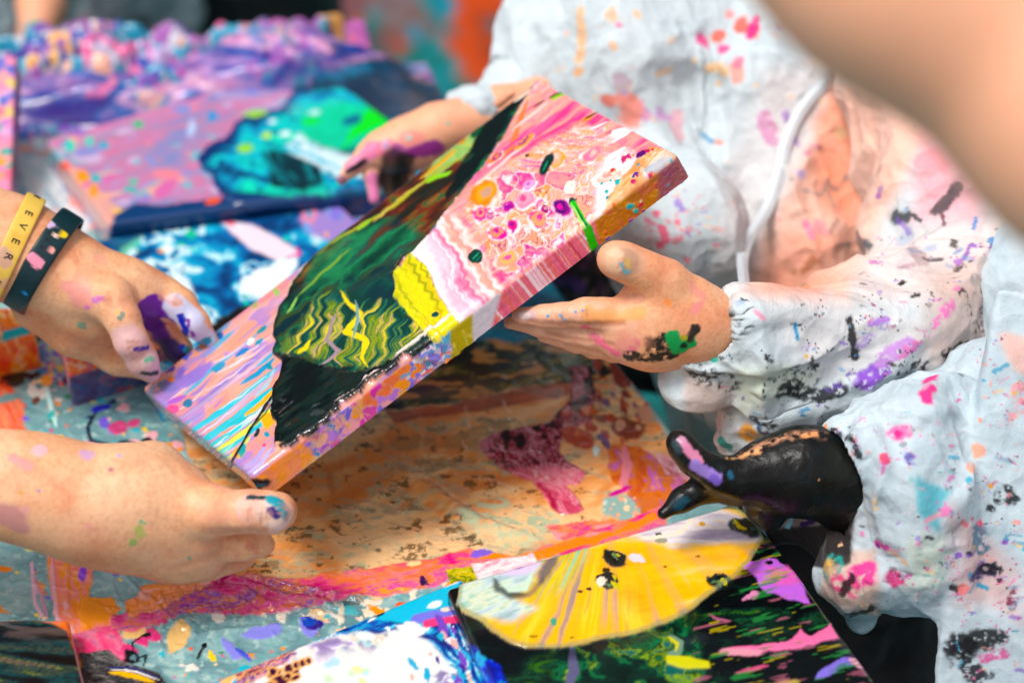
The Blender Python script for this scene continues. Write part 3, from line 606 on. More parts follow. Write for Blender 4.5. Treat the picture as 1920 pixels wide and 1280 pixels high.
# ================================================================ PAINTINGS LYING ON THE TABLE
def flat(name, pts, z, T, step, fn, label, extra=None, group=None):
    o, _ = paint_obj(name, [onz(a, b, z) for a, b in pts], T, step, fn, M_WET, None, .004, extra)
    return tag(o, label, 'painting', group)
def yellow_fn(s):
    x, y = s.x, s.y; one = np.ones(x.shape, np.float32); s.r[:] = .07
    s.marble(one, 30, [(0, '#04080a'), (.5, '#070f10'), (.62, '#0c2a1e'), (.7, '#0a1412'), (.8, '#16442a'), (.9, '#0a1010'), (1, '#2a5a18')], 3, -8, 3, 2)
    s.marble(s.poly([(1080, 1160), (1290, 1150), (1330, 1300), (1000, 1300)], 20, 30, 20, 5), 26, [(0, '#04100c'), (.5, '#0a2a20'), (.65, '#106a3c'), (.75, '#0a2018'), (.88, '#7a9a18'), (1, '#0c5a50')], 5, 0, 1.4, 2)
    s.mix(s.poly([(1390, 1060), (1450, 1040), (1500, 1080), (1520, 1130), (1480, 1125), (1440, 1110)], 8, 20, 2, 6), '#c070d8', .5); s.mix(s.poly([(1440, 1060), (1480, 1060), (1500, 1100), (1450, 1100)], 10, 16, 4, 7) * .7, '#e86ab0')
    s.blob(1452, 1042, 9, 5, '#100818', -10); s.blob(1443, 1055, 8, 4, '#100818', 0)
    s.mix(s.poly([(1455, 1205), (1490, 1195), (1500, 1180), (1520, 1195), (1560, 1165), (1570, 1195), (1500, 1215), (1350, 1225), (1360, 1215)], 5, 18, 2, 8), '#f07aa8', .6); s.blob(1390, 1222, 40, 7, '#d890a0', 3, .5)
    s.blob(1412, 1115, 18, 7, '#d88ab0', -20, .5); s.line([(1330, 1150), (1345, 1160), (1370, 1164)], 2.5, '#a8607a'); s.line([(1255, 1190), (1275, 1205), (1272, 1222), (1250, 1225)], 7, '#6a8a70', 1.5); s.line([(1252, 1192), (1270, 1206), (1266, 1220)], 3.5, '#c8c03a', 1)
    s.mix(s.poly([(1248, 1228), (1290, 1230), (1330, 1240), (1332, 1252), (1290, 1254), (1250, 1244)], 2, 15, 2, 9), '#c8c41c', .5)
    s.line([(1530, 1270), (1580, 1240), (1620, 1240)], 9, '#8a78d8', 3); s.line([(1590, 1235), (1630, 1250)], 7, '#e8a0b8', 3); s.line([(1500, 1275), (1420, 1290)], 6, '#b0a820', 3); s.line([(1440, 1245), (1380, 1262)], 4, '#c85a80', 3); s.line([(1070, 1210), (1075, 1260), (1065, 1300)], 10, '#5a5878', 4)
    g = fb(x / 60 + y / 200, (y + .25 * x) / 7, 15, 3); s.mix(.75 * sst(.66, .7, g) * (x > 1330), '#2a7a3a'); s.mix(.6 * sst(.7, .74, fb(x / 50, (y + .25 * x) / 6, 17, 3)) * (x > 1330), '#b0a030'); s.mix(.5 * sst(.68, .74, fb(x / 50, (y + .2 * x) / 8, 19, 3)) * (x > 1300), '#b86a80')
    # blue corner under the black
    m = s.poly([(850, 1170), (880, 1210), (940, 1250), (960, 1300), (820, 1300)], 8, 20, 3, 10); s.marble(m, 12, [(0, '#0a1a6a'), (.4, '#1a30b8'), (.6, '#2a60d0'), (.8, '#30a8c8'), (1, '#100a30')], 7, 50, 2, 2)
    # yellow pour
    Y_ = [(862, 1095), (900, 1072), (1000, 1040), (1100, 1010), (1240, 965), (1330, 942), (1380, 948), (1425, 990), (1432, 1012), (1405, 1055), (1380, 1080), (1330, 1115), (1290, 1150), (1200, 1185), (1060, 1214), (985, 1215), (940, 1195), (905, 1165), (870, 1150), (855, 1130)]
    xx, yy = s.warp(4, 30, 11); sdm = polysd(xx, yy, Y_); m = sst(-1.5, 1.5, sdm)
    fan = np.degrees(np.arctan2(y - 890, x - 1150)); rr = np.hypot(x - 1150, y - 890)
    t = fb(fan / 4.2 + .6 * fb(x / 50, y / 50, 3), rr / 330, 12, 4); t = np.clip((t - .5) * 2.0 + .5, 0, 1)
    fc_ = ramp(t, [(0, '#a08a80'), (.14, '#cfa07a'), (.27, '#f0b428'), (.5, '#f9b90a'), (.62, '#f8c22e'), (.74, '#e8cc50'), (.82, '#eaa850'), (.92, '#fac020'), (1, '#d8bca8')])
    s.mix(m, fc_, 1.4, .05)
    mg = m * s.poly([(930, 1060), (1080, 1010), (1110, 1020), (1100, 1060), (1060, 1110), (1000, 1130), (930, 1120)], 8, 30, 14, 13); t = np.clip((fb(fan / 4, rr / 260, 14, 4) - .5) * 2.4 + .5, 0, 1)
    s.mix(mg * .85, ramp(t, [(0, '#3a4a60'), (.2, '#6a7a50'), (.4, '#d8c818'), (.55, '#c89a8a'), (.7, '#b8c020'), (.85, '#e8b020'), (1, '#90c8a0')]))
    # warm orange right half
    mo = m * s.poly([(1110, 1020), (1300, 980), (1420, 1000), (1400, 1060), (1300, 1140), (1200, 1160), (1140, 1090)], 12, 50, 24, 15); tt = np.clip((fb(x / 160, (y + .15 * x) / 26, 16, 3) - .5) * 2 + .5, 0, 1); s.mix(mo * .8, ramp(tt, [(0, '#ee9a0a'), (.5, '#fab406'), (.8, '#fac030'), (1, '#f8cf80')]))
    # white lobe at left
    ml = m * s.poly([(850, 1095), (940, 1062), (985, 1050), (1020, 1040), (1000, 1090), (960, 1120), (1010, 1140), (960, 1170), (900, 1160), (850, 1130)], 5, 30, 8, 17); tl = fb((x - y) / 60, (x + y * 2.4) / 22, 18, 4)
    s.mix(ml, ramp(np.clip((tl - .5) * 2 + .5, 0, 1), [(0, '#9ab4b4'), (.4, '#b9ccd2'), (.6, '#c8dcd4'), (.8, '#d8dcc0'), (1, '#a0c8b8')]))
    s.line([(985, 1115), (960, 1118), (935, 1105), (925, 1085)], 8, '#20302c', 3, 15, 5, a=.85); s.line([(940, 1092), (955, 1108), (985, 1105), (1000, 1070)], 5, '#c8e0cc', 2, 15, 3); s.blob(975, 1066, 36, 14, '#d8c8e8', -12, .3, .3); s.blob(970, 1066, 10, 3, '#8a78d0', 0)
    s.line([(1012, 1095), (1030, 1060), (1045, 1040)], 10, '#4a4868', 4, 15, 6, a=.8); s.line([(970, 1125), (1000, 1112), (1020, 1085)], 5, '#5a3a60', 4, 15, 4, a=.6)
    # white river at the top right
    mw = m * s.poly([(1180, 985), (1290, 960), (1310, 945), (1370, 960), (1440, 990), (1430, 1018), (1340, 1020), (1260, 1032), (1200, 1015), (1170, 1000)], 6, 30, 6, 19)
    tr_ = fb((x) / 90, (y + .2 * x) / 13 + np.sin(x / 60), 20, 4); s.mix(mw, ramp(np.clip((tr_ - .5) * 2.4 + .5, 0, 1), [(0, '#b8a8c0'), (.4, '#dcd4dc'), (.6, '#f6e8dc'), (.8, '#e8e4f4'), (1, '#f8d8a8')]))
    s.mix(m * s.poly([(1180, 990), (1230, 962), (1300, 946), (1290, 968), (1240, 982), (1200, 992)], 4, 20, 4, 21), '#f9b70c'); s.line([(1180, 1003), (1220, 1012), (1280, 998), (1300, 970), (1320, 955)], 3.5, '#fde8c8', 2, a=.7)
    for (cx, cy, rx, ry) in ((1149, 1047, 24, 15), (1140, 1092, 20, 14), (1351, 1092, 22, 12), (1395, 990, 34, 15), (1322, 946, 20, 7), (1358, 948, 24, 8)):
        s.blob(cx, cy, rx, ry, '#1a2422', 10, .5, seed=int(cx), h=.5); s.spots(5, (cx - rx * .7, cy - ry * .6, cx + rx * .7, cy + ry * .6), 2, 5, ['#5a7a50', '#c8b828', '#304a44', '#0a1010'], int(cx), 3, 30)
    s.line([(1376, 975), (1385, 990), (1400, 995)], 3, '#d8c020', 1); s.blob(1195, 1048, 15, 8, '#d8d4d8', 10, .5); s.blob(1128, 1092, 10, 9, '#e8dcc8', 0, .5)
    for (cx, cy, rx, ry, c) in ((1136, 1071, 7, 5, '#2a2a14'), (1104, 1106, 6, 3, '#2a2418'), (1088, 1111, 5, 3, '#3a3020'), (1234, 1003, 8, 3, '#50503a'), (1240, 1016, 13, 5, '#9a9a80'), (1307, 965, 10, 6, '#e0a81a'), (1316, 984, 6, 4, '#d8a020'), (1247, 1064, 5, 2, '#8a5a10'), (1072, 1197, 5, 2, '#4a3a10'), (1038, 1168, 6, 8, '#4a9a80'), (1308, 1045, 4, 2, '#8a5a20'), (1001, 1195, 8, 3, '#a08020')): s.blob(cx, cy, rx, ry, c, 0, .3)
    rim = m * sst(8, 2, abs(sdm - 2)); s.mix(rim * .6, '#7a8a60')
    s.mix(sst(-30, -14, sdm) * sst(-1, -8, sdm) * .6, '#04080a')
    # narrow blue edge on the right side of the block
    sidem = (s.dn > .003); s.mix(sidem * .8 * (x > 1300), '#5a4a5a'); s.line([(1395, 945), (1430, 985), (1445, 1005)], 9, '#7ac8e8', 1.5, a=.9)
    s.line([(1460, 1000), (1560, 1130), (1660, 1290)], 3, '#7a6a78', 1, 15, 1, a=.8)
def white_fn(s):
    x, y = s.x, s.y; one = np.ones(x.shape, np.float32); s.r[:] = .06
    s.c[:] = lin('#2f9fc4')
    d = polysd(*s.warp(9, 40, 3), [(400, 1330), (480, 1262), (560, 1205), (640, 1180), (740, 1172), (815, 1195), (850, 1250), (870, 1330)])
    t = np.clip((fb(x / 70 + y / 110, d / 9 + fb(x / 40, y / 40, 2) * 3, 4, 4) - .5) * 2.4 + .5, 0, 1)
    s.mix(one, ramp(t, [(0, '#1a2a70'), (.2, '#2a58b0'), (.35, '#1f9cc8'), (.5, '#6ac8dc'), (.6, '#f0f2f4'), (.7, '#38b0d0'), (.8, '#3a2a78'), (.9, '#e8e4ec'), (1, '#e8b878')]))
    s.mix(sst(4, 12, d), '#e9e7e2'); 
    t2 = np.clip((fb(x / 40, y / 18 + fb(x / 40, y / 40, 2) * 3, 6, 4) - .5) * 2.4 + .5, 0, 1)
    s.mix(sst(4, 16, d) * sst(56, 24, d) * .8 * sst(.47, .62, fb(x / 60, y / 50, 8, 2)), ramp(t2, [(0, '#6a4a9a'), (.3, '#a88ad0'), (.5, '#f2eef6'), (.7, '#e8c098'), (.85, '#8ad0d8'), (1, '#5a3a90')]))
    # cyan flat band and lilac/pink stripes toward the yellow painting
    m = s.poly([(705, 1160), (760, 1125), (860, 1085), (870, 1150), (800, 1152), (760, 1168)], 3, 25, 2, 5); s.mix(m, '#1fb8d8'); s.line([(690, 1165), (740, 1125), (800, 1102), (860, 1090)], 6, '#faf4ea', 1.5)
    s.line([(780, 1160), (820, 1150), (860, 1140)], 9, '#7a7ad8', 2, taper=False); s.line([(800, 1168), (860, 1158)], 7, '#f0507e', 2, taper=False); s.blob(815, 1133, 14, 6, '#eefafa', -15); s.blob(835, 1142, 8, 4, '#f5e0c8', 0); s.blob(705, 1150, 18, 6, '#16302c', -20, .4)
    m = s.poly([(300, 1300), (345, 1265), (440, 1240), (400, 1300)], 5, 25, 3, 9); s.mix(m, '#1fa8c4')
    m = s.poly([(440, 1262), (520, 1218), (560, 1222), (500, 1262), (450, 1290)], 6, 12, 2, 10); s.marble(m, 5, [(0, '#6a2a50'), (.35, '#b0606a'), (.5, '#f0b86a'), (.7, '#3a3a90'), (1, '#f0a0a0')], 11, -30, 5, 2)
    for i, (cx, cy, rx, ry) in enumerate([(514, 1262, 14, 6), (512, 1258, 7, 7), (542, 1253, 9, 8), (556, 1246, 6, 6), (568, 1242, 7, 6), (556, 1260, 12, 4), (552, 1270, 11, 4), (524, 1276, 22, 9), (505, 1285, 12, 6), (578, 1238, 4, 5), (540, 1266, 7, 4)]):
        s.blob(cx, cy, rx + 3, ry + 3, '#f2b070', -20, .3, .3, i); s.blob(cx, cy, rx, ry, '#3a0c30', -20, .3, .15, i)
    s.spots(24, (560, 1165, 870, 1290), 3, 12, ['#f6f4f2', '#f0e8f0', '#e8f4f6'], 12, 3, 15); s.spots(18, (760, 1170, 870, 1290), 3, 9, ['#4a2a90', '#2aa8c8', '#f0b0a8', '#7a50b8'], 13, 3, 60)
    s.spots(10, (610, 1240, 700, 1290), 4, 10, ['#c8f0c0', '#f8e8a8', '#b8d8f0'], 14, 2)
def dark_fn(s):
    x, y = s.x, s.y; one = np.ones(x.shape, np.float32); s.r[:] = .08; s.c[:] = lin('#e8703a')
    s.marble(one, 12, [(0, '#c8502a'), (.5, '#f07a40'), (1, '#5a9aa0')], 3, 10, 3)
    m = s.poly([(-200, 1168), (0, 1164), (50, 1160), (95, 1168), (125, 1182), (140, 1220), (158, 1300), (150, 1400), (-200, 1400)], 3, 30, 2, 4)
    t = np.clip((fb((x + .3 * y) / 130, (y - .12 * x) / 14, 5, 4) - .5) * 2.2 + .5, 0, 1)
    s.mix(m, ramp(t, [(0, '#060a0c'), (.35, '#0c1a20'), (.5, '#0e4044'), (.6, '#12282c'), (.7, '#3a4a40'), (.8, '#1a2a2e'), (.92, '#6a7a30'), (1, '#5a4a4a')]), 1.0)
    s.mix(m * .7 * sst(1215, 1175, y) * sst(.45, .6, fb((x + .3 * y) / 90, (y - .1 * x) / 16, 8, 3)), '#6a5a58')
    s.line([(130, 1165), (140, 1200), (160, 1300)], 4, '#c89090', 1)
def purple_fn(s):
    x, y = s.x, s.y; one = np.ones(x.shape, np.float32); s.r[:] = .15; s.c[:] = lin('#b884b0')
    t = np.clip((fb((x + y * .3) / 110 + .6 * fb(x / 60, y / 40, 1), (y + .25 * x) / 22, 3, 4) - .5) * 2.2 + .5, 0, 1)
    s.mix(one, ramp(t, [(0, '#7a88b8'), (.25, '#9488b8'), (.42, '#a888ac'), (.55, '#b884a8'), (.66, '#cc7ca0'), (.76, '#b090c0'), (.88, '#88a8b8'), (1, '#e8a898')]))
    s.mix(.7 * s.poly([(85, 262), (250, 200), (400, 170), (380, 195), (220, 235), (110, 285)], 6, 30, 6, 5), '#e084a8')
    s.mix(.8 * s.poly([(85, 270), (120, 290), (230, 400), (260, 410), (190, 430), (120, 340)], 8, 20, 5, 6), '#e8a890')
    for c in ((130, 272, 12, 14, '#20d0b8'), (148, 302, 16, 4, '#30b8a8'), (260, 233, 9, 7, '#10b878'), (195, 272, 10, 7, '#2aa8c0'), (168, 268, 9, 12, '#5ac8b8'), (398, 218, 8, 11, '#1a90c8'), (318, 190, 10, 8, '#4a88d8'), (175, 358, 7, 14, '#ff9a28'), (155, 330, 14, 10, '#ff9a30'), (120, 312, 13, 9, '#f86a5a'), (380, 150, 12, 8, '#f8a828'), (250, 340, 8, 6, '#50b898'), (180, 335, 12, 7, '#30b0b8'), (140, 262, 8, 4, '#f0b0a0'), (360, 240, 8, 16, '#b8c8e8'), (400, 380, 12, 7, '#e86a4a'), (230, 398, 22, 5, '#e8c060'), (245, 355, 14, 5, '#30b0a8'), (330, 120, 20, 8, '#4a60c8'), (470, 170, 10, 5, '#4a80d8')): s.blob(*c[:4], c[4], 10, .4, .3)
    s.spots(60, (90, 180, 520, 420), 3, 13, ['#d070a8', '#8890c8', '#e08898', '#9a80c0', '#78b0c0', '#c8b0d0'], 8, 3, -10, soft=.4)
    # teal and blue pour over the right side
    PO = [(372, 292), (390, 275), (420, 262), (440, 232), (470, 215), (520, 205), (560, 165), (650, 140), (760, 110), (900, 150), (900, 400), (760, 390), (470, 395), (440, 380), (410, 360), (395, 330), (378, 315)]
    d = polysd(*s.warp(8, 30, 9), PO); m = sst(-2, 3, d)
    t = np.clip((fb(x / 60, y / 26 + fb(x / 50, y / 40, 2) * 2, 10, 4) - .5) * 2.2 + .5, 0, 1)
    s.mix(m, ramp(t, [(0, '#063a5a'), (.3, '#0a6a98'), (.45, '#0a94b8'), (.6, '#14b4c4'), (.75, '#20c8c0'), (.9, '#0a7090'), (1, '#30d8b8')]), 2.5)
    s.mix(m * sst(26, 6, d) * .9, '#0a2c6a')
    s.mix(m * s.poly([(560, 210), (640, 195), (720, 205), (740, 240), (690, 280), (620, 290), (570, 260)], 10, 30, 10, 11) * .85, '#14c894'); s.mix(m * s.poly([(690, 205), (735, 215), (730, 235), (680, 255), (640, 285), (660, 245)], 6, 20, 5, 12), '#1cd838'); s.blob(660, 230, 20, 9, '#0a6a88', -20, .4, .3)
    for c in ((480, 215, 22, 8, '#9ad018'), (460, 283, 16, 8, '#90d028'), (500, 258, 9, 6, '#b8e030'), (535, 255, 9, 5, '#e8f8f8'), (585, 232, 18, 6, '#18d828'), (510, 232, 7, 4, '#e8f4f8'), (590, 215, 12, 4, '#c8e8f0')): s.blob(*c[:4], c[4], -5, .3, .3)
    m2 = s.poly([(535, 280), (560, 255), (600, 285), (680, 300), (700, 330), (640, 345), (600, 320), (560, 310)], 8, 18, 5, 13); s.marble(m2 * .9, 14, [(0, '#38b8d0'), (.4, '#d8f0f4'), (.7, '#eef8fa'), (1, '#20a8c0')], 14, 20)
    m3 = s.poly([(490, 285), (540, 290), (600, 320), (610, 350), (560, 362), (510, 355)], 7, 14, 4, 15); s.marble(m3, 8, [(0, '#04222c'), (.6, '#0a3a44'), (1, '#10909a')], 16, 60, 3)
    s.mix(m * sst(350, 385, y) * .8, '#07404e'); s.mix(m * s.poly([(540, 175), (640, 150), (800, 120), (900, 200), (800, 250), (760, 200), (690, 165), (600, 175)], 8, 30, 8, 18) * .9, '#06283c')
    # dark blue skin along the front edge
    s.mix(s.poly([(205, 430), (215, 402), (260, 382), (300, 385), (380, 375), (440, 365), (520, 372), (900, 350), (900, 460), (205, 480)], 5, 20, 3, 20), '#083a6a', 1)
    s.blob(400, 378, 14, 6, '#e8603a', -10)
def purple_relief(s, pos, nr):
    x, y = s.x, s.y
    h = 55 * np.exp(-((x - 660) / 150) ** 2 - ((y - 150) / 30) ** 2) * (s.dn < .003) * 0
    return pos
def blue_fn(s):
    x, y = s.x, s.y; one = np.ones(x.shape, np.float32); s.r[:] = .1
    t = np.clip((fb(x / 50 + 1.2 * fb(x / 60, y / 60, 1), y / 26 + 1.5 * fb(x / 50, y / 50, 2), 3, 4) - .5) * 2.3 + .5, 0, 1)
    s.mix(one, ramp(t, [(0, '#063a6a'), (.3, '#0a64a0'), (.45, '#0e7cb0'), (.58, '#1a9cc4'), (.68, '#2ab8d4'), (.76, '#c8eef4'), (.84, '#f4fafa'), (.92, '#38a8cc'), (1, '#0a5a90')]))
    m = s.poly([(410, 412), (470, 420), (540, 455), (560, 475), (520, 490), (470, 465), (430, 430)], 5, 25, 3, 4); s.mix(m, '#f2dce8', .6); s.blob(428, 418, 14, 5, '#f86a78', 20); s.line([(555, 462), (562, 476), (530, 492)], 3, '#e83a98', 1)
    s.mix(s.poly([(455, 520), (520, 490), (560, 480), (540, 540), (490, 560), (450, 550)], 8, 22, 3, 5), '#e8f6fa', .6); s.mix(s.poly([(320, 500), (345, 515), (370, 560), (350, 580), (330, 545)], 7, 18, 3, 7), '#e0f4fa', .6)
    s.mix(.8 * s.poly([(220, 460), (270, 435), (260, 470), (230, 490)], 6, 16, 5, 6), '#70c8a0'); s.spots(24, (180, 420, 620, 620), 3, 9, ['#18b890', '#e8f4f8', '#f0a030', '#30d0b0', '#c8e8f0'], 7, 2)
    s.mix(s.poly([(390, 610), (450, 575), (520, 560), (480, 610), (420, 640)], 6, 20, 3, 8), '#1c1410'); s.mix(.8 * s.poly([(165, 450), (240, 425), (420, 395), (700, 370), (560, 410), (300, 425), (200, 480)], 5, 25, 4, 9), '#0a3a6a')
    s.mix(s.poly([(560, 410), (640, 385), (760, 380), (760, 500), (640, 460), (580, 440)], 6, 25, 5, 10), '#a088c8'); s.spots(26, (570, 390, 740, 470), 4, 14, ['#e08aa8', '#7aa0d8', '#e8a878', '#8a7ad0', '#2aa0c8', '#d070b0'], 31, 2, 70)
def coral_fn(s):
    x, y = s.x, s.y; one = np.ones(x.shape, np.float32); s.r[:] = .2; s.c[:] = lin('#f0705a')
    s.confetti(one * .8, 9, ['#f0604a', '#f58a4a', '#f0a0b0', '#f0705a', '#ff9a30', '#e85a7a', '#6a4ab8', '#2a88b0', '#f06a50', '#f2c8b0'], 3, 10, 2.0, 1.3)
    sd_ = (s.dn > .004); s.marble(sd_ * .9, 14, [(0, '#1a3a6a'), (.4, '#28508a'), (.6, '#2a70a0'), (.8, '#a04a6a'), (1, '#e0907a')], 4, 0, 2); s.line([(106, 615), (122, 690), (130, 750)], 4, '#f4a0a8', 1)
def wedge_fn(s):
    s.c[:] = lin('#f0601a'); s.r[:] = .2; one = np.ones(s.x.shape, np.float32)
    s.marble(one, 10, [(0, '#e84a10'), (.5, '#f47a20'), (.7, '#ffa030'), (.9, '#f8d0a0'), (1, '#e85a20')], 3, 60, 2)
    s.mix(s.poly([(0, 640), (5, 622), (55, 608), (57, 626), (10, 640)], 1, 15, 1.5, 3), '#18a0a8', .8); s.blob(50, 583, 10, 4, '#20a090')
flat('flat_canvas', [(837, 1102), (1398, 940), (1760, 1440), (1040, 1560)], .034, .032, .0012, yellow_fn, 'painting with a fan-shaped yellow pour over black, at the near right table corner')
flat('flat_canvas', [(232, 1345), (868, 1080), (960, 1500), (300, 1700)], .022, .020, .0012, white_fn, 'white and cyan marbled painting with maroon bubbles, left of the yellow pour')
flat('flat_canvas', [(-260, 1172), (128, 1158), (178, 1360), (-300, 1380)], .024, .022, .0016, dark_fn, 'dark smoky teal painting with an orange rim, below the bare forearm')
flat('flat_canvas', [(85, 262), (585, 118), (860, 330), (204, 420)], .03, .026, .0022, purple_fn, 'mauve and pink painting half covered by a turquoise and green pour, behind the others')
flat('flat_canvas', [(150, 452), (640, 385), (830, 560), (300, 760)], .018, .016, .0018, blue_fn, 'blue painting with white swirls lying behind the hand with wristbands')
flat('flat_canvas', [(106, 616), (270, 560), (330, 640), (126, 702)], .034, .030, .0015, coral_fn, 'small canvas with a coral speckled top and blue side, under the hand with wristbands')
flat('flat_canvas', [(-60, 575), (50, 576), (68, 628), (-50, 655)], .034, .030, .0015, wedge_fn, 'orange canvas corner with one turquoise stripe, at the left below the yellow wristband')

# ---- canvas standing on edge at far left
def stand_fn(s):
    s.c[:] = lin('#d890b0'); s.r[:] = .3; one = np.ones(s.x.shape, np.float32)
    s.confetti(one, 14, ['#e890b0', '#c080c8', '#f0a0a0', '#30a890', '#f0a030', '#3a6ac0', '#f07a90', '#d8a8d0', '#e8c878'], 3, 0, 1.8, .8)
    s.marble((s.dn > .003).astype(np.float32) * .9, 20, [(0, '#3a1a3a'), (.5, '#5a2a60'), (1, '#8a5a80')], 5)
o, _ = paint_obj('leaning_canvas', [P(-190, 120, 1.98), P(30, 104, 1.98), P(6, 740, 1.74), P(-200, 760, 1.74)], .02, .002, stand_fn, M_PAINT)
tag(o, 'speckled pink canvas propped on edge at the far left of the table', 'painting')

# ---- crumpled teal sheeting heaped behind the turquoise pour, and multicolour sheeting along the back
def heap(name, poly_x, fn, label, hfun, pts, z0=.001, cat='plastic sheet', step=.0025):
    o, _ = paint_obj(name, [onz(a, b, z0) for a, b in pts], .002, step, fn, M_WET, None, .002, None, None, hfun); return tag(o, label, cat)
def heap_fn(s):
    one = np.ones(s.x.shape, np.float32); s.r[:] = .3
    s.marble(one, 60, [(0, '#3a2a80'), (.2, '#2a60a8'), (.32, '#8a78b8'), (.42, '#b890c0'), (.5, '#c880b0'), (.6, '#d8b0c8'), (.7, '#9a88c0'), (.8, '#4a90b8'), (.9, '#e8b0a0'), (1, '#7a4a98')], 41, 4, 2.4, 2.6, 4); s.confetti(one * .8, 34, BACKPAL, 43, -10, 2.6, 1.8, .16)
    t = sst(.58, .66, fb(s.x / 70, s.y / 20, 44, 3)); s.mix(t * .7, '#3a3a90')
    s.mix(s.poly([(540, 175), (600, 145), (690, 112), (740, 110), (780, 150), (900, 160), (900, 260), (540, 240)], 10, 30, 8, 5) * .92, '#0a3a50')
    s.mix(s.poly([(590, 140), (690, 118), (700, 132), (600, 156)], 6, 20, 5, 6), '#1a7aa0')
def heap_rel(pos, su, sv):
    x, y = su / 100, sv / 100      # local 4 cm units
    L = su.max(); Wd = sv.max(); e = sst(0, 150, su) * sst(0, 150, L - su) * sst(0, 90, sv) * sst(0, 60, Wd - sv)
    rg = lambda f, sd_: 1 - abs(2 * fb(x * f + .5 * fb(x, y, 3), y * f * .8, sd_, 2) - 1)
    h = 14 + 20 * rg(.42, 51) + 12 * fb(x * .5, y * .5, 52, 2) + 6 * rg(1.1, 53) ** 2
    wx = su / L; hump = .45 + 1.15 * np.exp(-((wx - .68) / .17) ** 2) + .35 * np.exp(-((wx - .25) / .12) ** 2)
    return pos + np.array([0, 0, .001]) * (e * h * hump)[:, None]
heap('crumpled_sheet', 0, heap_fn, 'crumpled plastic sheeting smeared violet, blue and orange along the back of the table', heap_rel, [(-40, 128), (800, 118), (850, 215), (-60, 238)])

